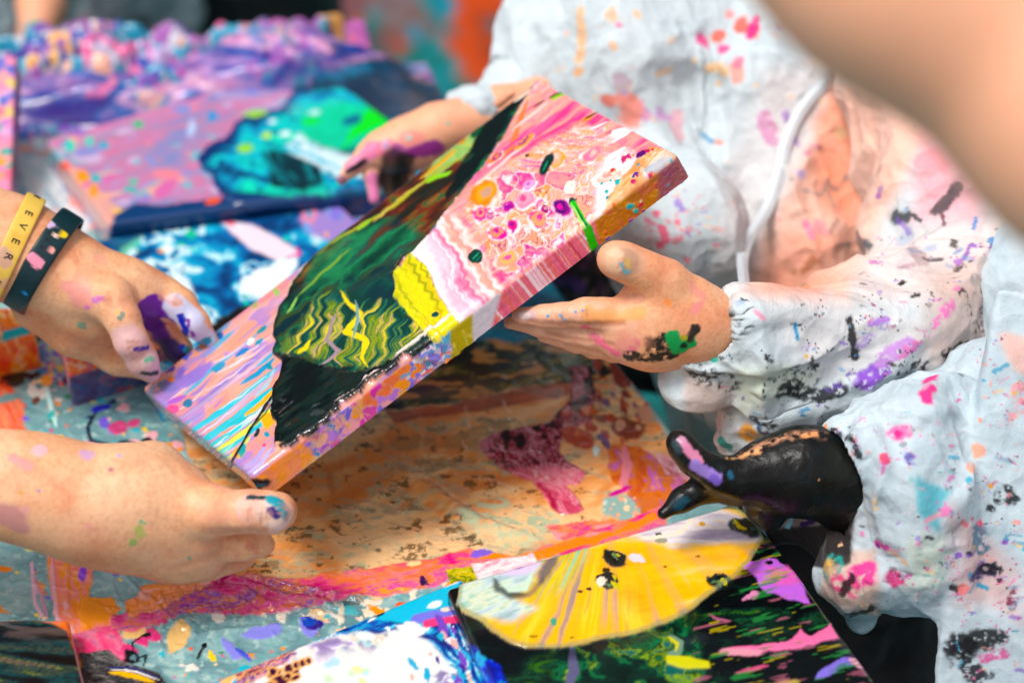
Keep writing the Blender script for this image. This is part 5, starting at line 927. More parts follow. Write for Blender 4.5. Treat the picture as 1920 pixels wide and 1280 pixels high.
# upper hand
cone(S1, [(-420, 330, 1.56, 120), (-150, 400, 1.57, 108), (20, 466, 1.575, 90), (95, 502, 1.58, 78)], .02)
cone(S1, [(95, 502, 1.58, 78), (170, 535, 1.585, 64), (240, 545, 1.59, 50), (305, 560, 1.60, 42)], .02)
cone(S1, [(110, 548, 1.59, 54), (180, 580, 1.60, 60), (260, 590, 1.61, 42)], .02)
cone(S1, [(285, 548, 1.60, 36), (335, 572, 1.595, 32), (365, 605, 1.592, 26), (398, 640, 1.60, 13)], .006)        # index finger, purple
cone(S1, [(270, 575, 1.62, 40), (305, 612, 1.615, 33), (335, 655, 1.62, 25), (350, 680, 1.63, 18)], .004)
cone(S1, [(150, 540, 1.57, 52), (208, 563, 1.56, 42), (230, 598, 1.555, 32), (246, 640, 1.555, 30), (266, 675, 1.565, 28), (282, 697, 1.572, 20)], .006)    # thumb
cone(S1, [(70, 575, 1.60, 46), (140, 620, 1.61, 44), (220, 670, 1.62, 28), (275, 700, 1.625, 14)], .012)
def paint1(s):
    skin_base(s)
    s.mark([(60, 990), (250, 1050), (380, 1080)], 60, '#d89070', .4, a=.25); s.mark([(430, 905), (480, 930)], 25, '#f0a088', a=.4)
    # lower arm marks
    for p, r, c in (([(10, 975), (25, 985)], 26, '#c88a88'), ([(48, 962)], 9, '#e0a098'), ([(175, 992)], 8, '#e8a090'), ([(215, 875)], 6, '#a87078'), ([(265, 995), (272, 1010)], 9, '#b8b868'), ([(255, 1022)], 9, '#98b060'), ([(268, 985)], 3, '#20b080'), ([(277, 987)], 3, '#20b080'), ([(362, 1052)], 3.5, '#20a090'), ([(168, 845)], 14, '#d0a8c8'), ([(80, 838)], 14, '#e0b8c0'), ([(30, 850), (60, 868)], 9, '#f09a98'), ([(82, 915)], 3, '#9080c0'), ([(48, 920)], 4, '#f0a030'), ([(170, 924)], 1.8, '#6a3a28'), ([(397, 1003)], 5, '#eeb0a0'), ([(228, 846)], 4, '#a8a0e0'), ([(441, 960)], 4, '#b8a0d8')):
        s.mark(p, r, c, .6, h=.12, a=.9)
    s.mark([(470, 945), (500, 940), (530, 955), (538, 975)], 26, '#e0bcb0', .4, a=.7, h=.1); s.mark([(500, 950), (520, 975), (540, 975)], 20, '#e6cabc', .5, a=.7, dry=.3); s.mark([(515, 930), (532, 938), (540, 955)], 11, '#1c98a8', .5, h=.25, rough=.25); s.mark([(515, 948), (524, 962), (520, 968)], 8.5, '#3a2a70', .5, h=.25, rough=.2); s.mark([(462, 926), (500, 926)], 5, '#103038', .6, h=.2); s.mark([(475, 1030), (490, 1040), (500, 1010)], 8, '#e89070', .4, dry=.4); s.mark([(520, 1000), (540, 990)], 14, '#e8c0b8', .5, a=.6)
    s.mark([(545, 945), (552, 960), (545, 980)], 6, '#c8a098', .3, h=-.3); wrinkles(s, [(500, 975, 1, .1), (470, 965, 1, 0), (480, 1015, 1, 0), (505, 965, 1, .1)], 4, 24, .5)
    pass
    for x0, y0 in ((420, 960), (455, 975)): s.mark([(x0, y0)], 22, '#f0a890', .6, a=.35)
    s.mark([(395, 1006), (430, 1004), (500, 1004)], 10, '#c88468', .3, soft=.8, h=-2.2, a=.4); s.mark([(300, 848), (325, 858), (338, 880)], 9, '#d8946c', .3, soft=.9, h=-1.2, a=.3); s.mark([(330, 1072), (400, 1050), (440, 1035)], 9, '#d08c68', .4, soft=.9, h=-1.4, a=.3); s.mark([(300, 950), (380, 975)], 14, '#f2bc98', .4, soft=.9, h=.7, a=.3); s.mark([(290, 1010), (370, 1030)], 14, '#eeb490', .4, soft=.9, h=.7, a=.3); s.mark([(395, 945), (405, 950)], 22, '#f0a88a', .4, soft=.9, h=1.2, a=.4); s.mark([(390, 1028)], 18, '#eaa080', .4, soft=.9, h=1.3, a=.4)  # finger gaps and creases pressed in and tinted with painted shade; knuckles reddened
    for y_ in (938, 948, 958, 968): s.mark([(528, y_ - 3), (540, y_), (536, y_ + 4)], 2, '#b89088', .3, h=-.3, a=.5)
    # upper hand marks
    for p, r, c in (([(140, 535), (150, 560)], 26, '#e89a98'), ([(165, 515)], 20, '#f0a888'), ([(185, 545)], 14, '#f0a078'), ([(160, 482)], 6, '#f8b890'), ([(182, 552), (170, 570)], 6, '#c078c8'), ([(180, 555)], 4, '#e060b0'), ([(158, 583)], 6, '#d070b8'), ([(235, 582), (228, 592)], 5, '#1a7a70'), ([(148, 618)], 8, '#50a088'), ([(212, 580)], 5, '#e8b060'), ([(240, 645)], 4, '#209080'), ([(230, 636)], 2.5, '#208070'), ([(195, 480)], 12, '#f0a890'), ([(130, 500)], 16, '#f4c09a')):
        s.mark(p, r, c, .8, h=.12, a=.75)
    s.mark([(232, 645), (258, 650), (272, 690), (290, 700)], 34, '#dcb4b8', .35, a=.85, h=.15); s.mark([(262, 660), (285, 658)], 5, '#4a3aa0', .4); s.mark([(288, 685), (296, 695)], 16, '#e8c8c8', .4, h=.1); s.mark([(280, 683), (292, 680)], 5, '#80c8a8', .9); s.mark([(275, 706), (300, 706)], 6, '#1a3030', .6, h=.2); wrinkles(s, [(250, 650, .35, .9), (262, 672, .35, .9)], 4, 20, .6)
    s.mark([(284, 588), (300, 585), (318, 592)], 26, '#6a2a98', .3, h=.3, rough=.3, soft=.1); s.mark([(290, 610), (305, 640)], 20, '#5a2080', .4, h=.2); s.mark([(310, 660), (330, 680)], 22, '#2a1850', .4); s.mark([(338, 585), (352, 605), (370, 625), (388, 645)], 25, '#c8c8e0', .4, h=.4, rough=.3, soft=.12); s.mark([(332, 600), (342, 625), (352, 645)], 7, '#1c2aa0', .5, h=.2); s.mark([(345, 600), (358, 635)], 4, '#7a2a90', .6); s.mark([(360, 650), (372, 655)], 9, '#108aa0', .7); s.mark([(240, 555), (260, 580)], 14, '#d88868', .4, a=.3); s.mark([(310, 545), (340, 560)], 10, '#e0a088', .5, a=.6)
    wrinkles(s, [(200, 560, .6, .8), (335, 562, .6, .7)], 4, 20, .3)
# coarse rest of the body, out of the picture to the left
T1 = Sdf()
def w(*p): return np.array(p)
e_lo, e_up = P(-400, 843, 1.36), P(-400, 334, 1.56)
sh_r, sh_l = w(-1.02, .62, .42), w(-1.05, 1.10, .42)
T1.add(rc(e_lo, .038, w(-.72, .80, .12), .045), .02); T1.add(rc(w(-.72, .80, .12), .045, sh_r, .058), .03)
T1.add(rc(e_up, .038, w(-.78, 1.22, .12), .045), .02); T1.add(rc(w(-.78, 1.22, .12), .045, sh_l, .058), .03)
T1.add(ell((-1.12, .86, .26), (.12, .21, .24)), .05); T1.add(ell((-1.16, .86, -.05), (.12, .17, .2)), .06)
T1.add(rc(sh_r, .06, sh_l, .06), .06); T1.add(rc(w(-1.07, .86, .45), .055, w(-1.03, .86, .56), .052), .03); T1.add(ell((-1.0, .86, .67), (.095, .075, .12)), .02)
T1.add(rc(w(-.91, .86, .66), .015, w(-.895, .86, .64), .016), .01)
for yy in (.78, .94):
    T1.add(rc(w(-1.16, yy, -.15), .085, w(-1.1, yy, -.45), .06), .04); T1.add(rc(w(-1.1, yy, -.45), .06, w(-1.14, yy, -.72), .045), .02)
p1 = make_body([(S1, .0012), (T1, .008)], paint1, '#eeb48c', 'adult cut off by the left edge, two bare paint-spotted arms holding the big canvas')
sh = Sdf(); sh.add(ell((-1.12, .86, .24), (.135, .225, .25)), .05); sh.add(ell((-1.16, .86, -.05), (.135, .185, .2)), .06); sh.add(rc(sh_r, .075, sh_l, .075), .06)
sh.add(rc(sh_r, .075, w(-.93, .66, .33), .068), .03); sh.add(rc(sh_l, .075, w(-.97, 1.14, .33), .068), .03)
v, q = sh.mesh(.008); mk('shirt', v, q, M_DARK, parent=p1)
hr = Sdf(); hr.add(ell((-1.03, .86, .71), (.10, .086, .105)), .02); v, q = hr.mesh(.006); mk('hair', v, q, M_DARK, parent=p1)

# ---- wristbands
def band(c0, c1, ra, rb, width, th, paint, name, start=0):
    """ring round the forearm axis c0->c1"""
    c0 = np.array(c0); ax = np.array(c1) - c0; ax /= np.linalg.norm(ax); e1 = np.cross(ax, FW); e1 /= np.linalg.norm(e1); e2 = np.cross(ax, e1)
    n = 160; m = 18; th_ = np.linspace(0, 2 * math.pi, n, endpoint=False)
    prof = []
    for i in range(m):
        t = 2 * math.pi * i / m; prof.append((np.sign(math.cos(t)) * abs(math.cos(t)) ** .5 * width / 2, np.sign(math.sin(t)) * abs(math.sin(t)) ** .5 * th / 2))
    v = np.array([c0 + ax * a_ + (e1 * math.cos(t) * (ra + b_) + e2 * math.sin(t) * (rb + b_)) for t in th_ for a_, b_ in prof])
    i = np.arange(n)[:, None]; j = np.arange(m)[None]
    q = np.stack([i * m + j, ((i + 1) % n) * m + j, ((i + 1) % n) * m + (j + 1) % m, i * m + (j + 1) % m], -1).reshape(-1, 4)
    for _ in range(1): v, q = subdiv(v, q)
    s = Skin3(v, '#ffffff'); paint(s)
    return mk(name, v, q, M_PAINT, s.c, s.r, p1), (c0, ax, e1, e2)
def yb(s):
    s.c[:] = lin('#e8c468'); s.r[:] = .45; s.tint(.4 * sst(.5, .7, fb3(s.v / .01, 3, 3)), '#f0a850'); s.mark([(12, 480), (12, 500)], 12, '#c898a8', a=.6); s.mark([(20, 540)], 12, '#d89aa0', a=.5)
def bb(s):
    s.c[:] = lin('#0e2c33'); s.r[:] = .4; s.mark([(68, 482), (70, 495)], 11, '#e898b0', .35, soft=.1); s.mark([(125, 432)], 8, '#e8c820', .4); s.mark([(105, 462)], 6, '#f0a8a0', .8); s.mark([(100, 412)], 9, '#c8b0d0', .7); s.mark([(112, 434)], 4, '#f0d0c0', .6); s.mark([(40, 558)], 4, '#2a80c0', .4)
    for p in ((102, 436), (94, 445), (85, 458)): s.mark([p], 2.6, '#020404', .1)
yo, yf = band(P(22, 470, 1.575), P(120, 514, 1.585), px(110, 1.575), px(102, 1.575), px(38, 1.575), .003, yb, 'yellow_wristband')
bo, bf = band(P(82, 490, 1.578), P(190, 556, 1.585), px(103, 1.575), px(94, 1.575), px(46, 1.575), .0035, bb, 'black_wristband')
# raised lettering that reads N E V E R A I round the yellow band
def letter(ch, frame, ang, ra, rb, size, rot=0):
    c0, ax, e1, e2 = frame
    cu = bpy.data.curves.new('letter', 'FONT'); cu.body = ch; cu.size = size; cu.extrude = .0004; cu.align_x = 'CENTER'; cu.align_y = 'CENTER'
    tmp = bpy.data.objects.new('t', cu); COL.objects.link(tmp); dg = bpy.context.evaluated_depsgraph_get(); me = bpy.data.meshes.new_from_object(tmp.evaluated_get(dg))
    bpy.data.objects.remove(tmp)
    n = len(me.vertices); co = np.zeros(n * 3, np.float32); me.vertices.foreach_get('co', co); co = co.reshape(-1, 3)
    t0 = ang; X_ = co[:, 1]; Y_ = -co[:, 0] if rot == 0 else co[:, 0]
    # letter's width runs round the wrist, its height along the forearm
    tt = t0 + co[:, 0] / ((ra + rb) / 2) * (1 if rot else -1); hgt = co[:, 1] * (1 if rot else -1)
    v = c0 + ax * hgt[:, None] + e1 * (np.cos(tt) * (ra + .0016 + co[:, 2]))[:, None] + e2 * (np.sin(tt) * (rb + .0016 + co[:, 2]))[:, None]
    me.vertices.foreach_set('co', v.astype(np.float32).ravel()); me.materials.clear(); me.materials.append(M_DARK)
    o = bpy.data.objects.new('letter', me); COL.objects.link(o); o.parent = yo
LET = []
def find_ang(frame, ra, rb, ty):
    c0, ax, e1, e2 = frame; t = np.linspace(0, 2 * math.pi, 720); p = c0 + e1 * (np.cos(t) * ra)[:, None] + e2 * (np.sin(t) * rb)[:, None]
    X, Y, Z = proj(p); fr = Z < ((c0 - CAM) @ FW); k = np.where(fr, abs(Y - ty), 1e9); return t[np.argmin(k)]
for ch, ty in (('N', 372), ('E', 402), ('V', 425), ('E', 452), ('R', 480), ('A', 524), ('I', 562)):
    letter(ch, yf, find_ang(yf, px(110, 1.575), px(102, 1.575), ty), px(110, 1.575), px(102, 1.575), .0085, 1)

# ---- garments: crumpled nonwoven coveralls
def ridged(v, sc, seed, o=3, pw=1.0):
    wv_ = v / sc; wv_ = wv_ + .6 * np.stack([fb3(wv_, seed + 11, 2), fb3(wv_, seed + 12, 2), fb3(wv_, seed + 13, 2)], -1)
    t = 0; a = 1; r = 0
    for i in range(o):
        r = r + a * (1 - abs(2 * n3(wv_ * 2.1 ** i, seed + i * 3.3) - 1)) ** pw; t += a; a *= .45
    return r / t
def crumple(v, n, seed, big=.012, mid=.005, fine=.0018, stretch=None, mask=1.0):
    """folds and creases pushed out along the normals (metres)"""
    u = v.copy()
    if stretch is not None:
        d = np.array(stretch, float); d /= np.linalg.norm(d); u = u - .80 * (u @ d)[:, None] * d
    wv_ = np.stack([fb3(u / .06, seed + 21, 2), fb3(u / .06, seed + 22, 2), fb3(u / .06, seed + 23, 2)], -1)
    h = big * (ridged(u, .075, seed, 2) - .5) * 2 + mid * 1.5 * (ridged(u, .032, seed + 4, 2, 1.4) - .45) + mid * 1.0 * (facets(u / .05 + 1.1 * wv_, seed) - .3) + mid * .6 * (facets(u / .026 + 1.6 * wv_, seed + 2) - .3) + fine * (ridged(v, .016, seed + 9, 2) - .5) * 2
    return v + n * (h * mask)[:, None]
def fold(v, n, hit, pts, w_, h_, seed=1):
    hp_ = [hit(*p) for p in pts]; hp_ = [p for p in hp_ if p is not None]
    if len(hp_) < 2: return v
    d = np.full(len(v), 9.0); T_ = np.zeros(len(v)); N_ = len(hp_) - 1
    for i, (p, q) in enumerate(zip(hp_[:-1], hp_[1:])):
        ba = q - p; t = np.clip(((v - p) @ ba) / (ba @ ba + 1e-12), 0, 1); e = np.linalg.norm(v - p - t[:, None] * ba, axis=1); m = e < d; d = np.where(m, e, d); T_ = np.where(m, (i + t) / N_, T_)
    return v + n * (h_ * 1.25 * np.exp(-(d / w_) ** 1.15) * np.clip(4 * T_ * (1 - T_), 0, 1) ** .5)[:, None]
def garment(S_, vox, name, parent, paint, disp, base='#d0dade', mt=None, sub=1):
    v, q = S_.mesh(vox, sub); n = vnormals(v, q); s0 = Skin3(v, base)
    v = disp(v, n, s0.hit); n = vnormals(v, q)
    s = Skin3(v, base); paint(s); v = v + n * s.h[:, None] * .001
    return mk(name, v, q, mt or M_CLOTH, s.c, s.r, parent)
def splashes(s, n, bx, r0, r1, pal, seed, dry=.35, wob=.8, ln=1.0, ang=0):
    g = np.random.default_rng(seed)
    for i in range(n):
        x = g.uniform(bx[0], bx[2]); y = g.uniform(bx[1], bx[3]); r = r0 * (r1 / r0) ** (g.random() ** 2); a = math.radians(ang + g.normal(0, 25)); L_ = r * g.uniform(0, 2.2) * ln
        s.mark([(x - math.cos(a) * L_, y - math.sin(a) * L_), (x + math.cos(a) * L_, y + math.sin(a) * L_)], r, pal[g.integers(len(pal))], wob, soft=g.uniform(.15, .6), seed=seed + i, dry=dry if g.random() < .5 else 0, a=g.uniform(.35, 1), rough=.5)
        if g.random() < .5:
            for _ in range(g.integers(2, 6)): s.mark([(x + g.normal(0, r * 2.5 + 3), y + g.normal(0, r * 2.5 + 3))], max(1.3, r * g.uniform(.15, .4)), pal[g.integers(len(pal))] if g.random() < .2 else pal[0 if i % 2 else -1], .5, soft=.3, seed=seed + i)

# ---- child in the zipped coverall
S2 = Sdf()
cone(S2, [(1520, 655, 1.53, 48), (1400, 628, 1.50, 50), (1345, 614, 1.485, 52), (1290, 602, 1.478, 56)], .015)
cone(S2, [(1290, 575, 1.475, 42), (1240, 560, 1.472, 40), (1190, 590, 1.475, 34)], .02)
cone(S2, [(1300, 605, 1.478, 62), (1230, 606, 1.476, 56), (1170, 612, 1.475, 38)], .02)
cone(S2, [(1300, 640, 1.485, 42), (1220, 642, 1.482, 38), (1160, 640, 1.482, 30)], .02)
cone(S2, [(1280, 560, 1.468, 42), (1245, 526, 1.458, 36), (1205, 505, 1.45, 30), (1165, 489, 1.447, 30), (1150, 485, 1.447, 29)], .012)      # thumb
cone(S2, [(1190, 600, 1.472, 38), (1130, 588, 1.468, 28), (1098, 586, 1.467, 26), (1050, 591, 1.468, 21), (1020, 592, 1.47, 19), (975, 592, 1.474, 16)], .006)   # index
cone(S2, [(1180, 632, 1.482, 34), (1110, 628, 1.48, 25), (1070, 622, 1.482, 22), (1010, 612, 1.486, 18), (955, 605, 1.492, 11)], .004)
cone(S2, [(1190, 655, 1.492, 26), (1130, 650, 1.49, 20), (1080, 642, 1.493, 18), (1020, 628, 1.50, 14)], .004)
cone(S2, [(1210, 662, 1.50, 22), (1150, 664, 1.50, 14), (1110, 658, 1.503, 12), (1070, 648, 1.508, 9)], .004)
S2.add(rc(P(1188, 548, 1.47), px(14, 1.47), P(1215, 555, 1.47), px(20, 1.47)), .012)
# far hand behind the canvas
cone(S2, [(1010, 180, 1.80, 38), (930, 205, 1.79, 38), (880, 226, 1.785, 40), (820, 243, 1.78, 44), (760, 266, 1.775, 40), (712, 282, 1.77, 32)], .015)
cone(S2, [(800, 285, 1.78, 28), (740, 300, 1.775, 24)], .015)
cone(S2, [(712, 275, 1.77, 26), (688, 292, 1.768, 19), (662, 314, 1.765, 13), (640, 338, 1.762, 9)], .008)
cone(S2, [(705, 295, 1.775, 19), (697, 330, 1.772, 13), (702, 372, 1.77, 11)], .006)
cone(S2, [(735, 300, 1.79, 24), (728, 335, 1.79, 20), (735, 362, 1.79, 16)], .006)
cone(S2, [(765, 300, 1.795, 22), (758, 335, 1.795, 18), (762, 355, 1.795, 14)], .006)
S2.add(rc(P(958, 176, 1.70), px(8, 1.7), P(935, 194, 1.71), px(9, 1.7)), .003)
T2b = Sdf()
T2b.add(rc(P(1500, 655, 1.53), .018, P(1820, 560, 1.66), .035), .02); T2b.add(rc(P(1820, 560, 1.66), .035, P(1740, 130, 1.80), .05), .02)
T2b.add(rc(P(1000, 182, 1.80), .015, P(1150, 250, 1.86), .03), .02); T2b.add(rc(P(1150, 250, 1.86), .03, P(1230, -20, 1.92), .045), .02)
T2b.add(rc(P(1230, -20, 1.92), .05, P(1740, 130, 1.85), .05), .04); T2b.add(rc(P(1480, 60, 1.95), .09, P(1450, 640, 2.0), .085), .05)
T2b.add(rc(P(1480, 60, 1.95), .05, P(1440, -200, 1.93), .038), .03); T2b.add(ell(P(1400, -420, 1.90), (.075, .085, .10)), .02)
for dx in (-90, 90): T2b.add(rc(P(1450 + dx, 640, 2.02), .055, P(1450 + dx, 1500, 2.2), .04), .03)
def paint2(s):
    skin_base(s, '#eeb088')
    s.zone([(930, 570), (1100, 560), (1190, 600), (1190, 680), (930, 680)], '#e0b4a0', 14, 12, a=.55); s.mark([(1150, 485), (1180, 495)], 40, '#d8a88c', .3, a=.8); s.mark([(1165, 492), (1182, 500)], 26, '#b08a74', .4, a=.7, h=.1); s.mark([(1146, 474), (1146, 500)], 17, '#e8bc9c', .15, a=.9)
    s.mark([(1100, 595), (1150, 588), (1190, 580)], 14, '#f4a868', .6, a=.8, h=.1); s.mark([(1170, 505), (1176, 512)], 7, '#60a8b8', .8, h=.1); s.mark([(1182, 496), (1185, 508)], 5, '#c8b060', .8)
    for p in ((1050, 600), (1058, 604), (1066, 606), (1086, 575), (1045, 586), (1020, 590), (1072, 583)): s.mark([p], 3, '#2a98c0', .5, h=.15)
    s.mark([(1090, 622), (1115, 645), (1135, 660), (1148, 670)], 9, '#f06a98', .8, a=.8, h=.1); s.mark([(1180, 660), (1188, 650)], 9, '#e07a90', .8, dry=.4); s.mark([(1170, 645), (1160, 655)], 20, '#e88a88', .6, a=.5); s.mark([(1258, 572), (1258, 578)], 5, '#f89858', .6, h=.1); s.mark([(1310, 575), (1320, 565)], 8, '#e88a90', .7, a=.7); s.mark([(1305, 530), (1325, 550)], 9, '#e89090', .6, a=.6)
    s.mark([(1220, 655), (1245, 645), (1262, 650)], 17, '#1c1a16', .7, dry=.3, h=.1); s.mark([(1170, 676), (1200, 678), (1240, 675), (1268, 672)], 12, '#201c18', .7, dry=.3); s.mark([(1268, 640), (1275, 660), (1300, 645)], 14, '#1e9a50', .6, h=.3, soft=.12); s.mark([(1310, 625), (1300, 640)], 10, '#28201c', .8, h=.2); s.mark([(1288, 640)], 6, '#a8a030', .8); s.mark([(1290, 655)], 6, '#102018', .8)
    s.mark([(1130, 645), (1250, 600)], 12, '#d89878', .6, a=.35); s.mark([(1165, 555), (1195, 565)], 10, '#c08a78', .6, a=.6); s.mark([(975, 593), (988, 596)], 10, '#c8b0b8', .5, a=.7); s.mark([(962, 598)], 6, '#b89098', .4, a=.7); s.mark([(940, 606), (960, 612)], 7, '#c08880', .4, a=.7)
    wrinkles(s, [(1168, 497, -.95, -.3), (1190, 502, -.95, -.3), (1098, 585, -1, 0), (1110, 625, -1, .1), (1040, 592, -1, 0)], 5, 20, .4, 1.8)
    s.mark([(985, 609), (1060, 615), (1120, 616), (1160, 612)], 6, '#a86850', .2, soft=.8, h=-1.4, a=.55); s.mark([(1020, 632), (1080, 643), (1140, 652)], 5, '#a86850', .2, soft=.8, h=-1.2, a=.5); s.mark([(1140, 560), (1165, 562)], 13, '#e4a484', .4, soft=.9, h=.9, a=.4); s.mark([(1195, 640), (1200, 645)], 15, '#e09c80', .4, soft=.9, h=1.0, a=.4); s.mark([(972, 590), (982, 588)], 7, '#e2c4c0', .15, soft=.2, h=.25, a=.8)
    # far hand
    far = s.z > 1.65; s.c[far] += (lin('#f0b49a') - s.c[far]) * .5
    for p, r, c in (([(700, 270), (690, 285)], 16, '#f07a98'), ([(690, 290), (665, 312)], 13, '#e888b0'), ([(640, 338)], 10, '#7a4a6a'), ([(725, 288), (735, 292)], 18, '#f08aa0'), ([(745, 290), (820, 280)], 14, '#c060b0'), ([(770, 268), (790, 262)], 14, '#f09a90'), ([(715, 272)], 8, '#c8a0c8'), ([(773, 266)], 6, '#a8c8c0'), ([(848, 235)], 4, '#70c0b0'), ([(780, 295), (830, 285)], 14, '#8a3080'), ([(700, 340), (703, 372)], 12, '#d87ab0'), ([(735, 310), (735, 360)], 26, '#161210'), ([(765, 310), (760, 355)], 24, '#141210')): s.mark(p, r, c, .5, a=.9)
    s.mark([(690, 310), (655, 330)], 6, '#1a1020', .4)
p2 = make_body([(S2, .00115), (T2b, .008)], paint2, '#eeb088', 'child in the zipped white coverall, reaching out both hands to the held canvas')
G = Sdf()
cone(G, [(1500, -260, 1.98, 270), (1500, 120, 1.93, 285), (1480, 520, 1.90, 262), (1490, 760, 1.91, 220)], .03)
cone(G, [(1400, -200, 1.92, 190), (1180, 20, 1.88, 165), (1130, 115, 1.86, 152), (1160, 300, 1.84, 120)], .05)          # far arm, bulging at the elbow
cone(G, [(1165, 300, 1.85, 125), (1050, 230, 1.85, 80), (955, 206, 1.83, 60), (888, 218, 1.80, 54)], .02)
cone(G, [(1200, 380, 1.78, 90), (1260, 440, 1.72, 98), (1250, 520, 1.75, 60)], .04)
cone(G, [(1380, 740, 1.74, 88), (1375, 810, 1.78, 70)], .04)
cone(G, [(1700, -40, 1.84, 210), (1800, 180, 1.74, 190), (1840, 420, 1.66, 160), (1820, 560, 1.62, 150)], .04)
cone(G, [(1820, 570, 1.62, 150), (1680, 640, 1.56, 118), (1560, 650, 1.54, 98), (1440, 648, 1.50, 84), (1375, 630, 1.485, 70)], .03)
cone(G, [(1360, 640, 1.49, 56), (1315, 690, 1.49, 46), (1290, 705, 1.495, 30)], .016)
cone(G, [(1800, 640, 1.60, 110), (1620, 740, 1.55, 82), (1480, 770, 1.53, 66), (1400, 812, 1.53, 40), (1365, 828, 1.53, 22)], .02)
cone(G, [(1400, 640, 1.485, 56), (1335, 612, 1.478, 61), (1270, 600, 1.47, 62)], .004, 's')
cone(G, [(890, 222, 1.795, 40), (820, 240, 1.78, 46)], .004, 's')
def disp2(v, n, hit):
    X, Y, Z = proj(v); arm = sst(1.72, 1.62, Z)
    v1 = crumple(v, n, 3, .015, .006, .0012, UP - RT * .35, 1 - arm) ; v1 = v1 + (crumple(v, n, 33, .009, .008, .0012, RT + UP * .15, arm) - v)
    for pts, w_, h_ in (([(1600, 120), (1530, 260), (1450, 380), (1400, 520)], .012, .010), ([(1640, 260), (1580, 420), (1530, 540)], .02, .014), ([(1740, 230), (1650, 420), (1600, 560)], .018, .016), ([(1400, 90), (1370, 300), (1330, 500)], .02, .016), ([(1280, 60), (1200, 130), (1130, 160)], .014, .012), ([(1130, 10), (1250, 110), (1400, 130)], .014, .012),
            ([(1120, 80), (1180, 200), (1280, 290)], .016, .012), ([(1900, 420), (1800, 540), (1700, 650), (1620, 740)], .010, .016), ([(1850, 560), (1700, 600), (1560, 580)], .008, .008), ([(1360, 575), (1420, 600), (1440, 680), (1420, 740)], .007, .007), ([(1420, 560), (1500, 590), (1580, 570)], .007, .006), ([(1340, 660), (1400, 700), (1470, 690)], .006, .005), ([(1640, 520), (1720, 470), (1850, 460)], .012, .010), ([(1620, 440), (1700, 400), (1850, 420)], .012, .009), ([(1400, 820), (1500, 770), (1640, 720)], .008, .008), ([(1480, 860), (1440, 800), (1420, 720)], .01, .01), ([(1230, 360), (1280, 430), (1300, 520)], .010, .008), ([(1200, 420), (1240, 480), (1300, 540)], .008, .007)):
        v1 = fold(v1, n, hit, pts, w_, h_)
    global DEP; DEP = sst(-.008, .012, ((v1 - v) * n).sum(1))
    return v1
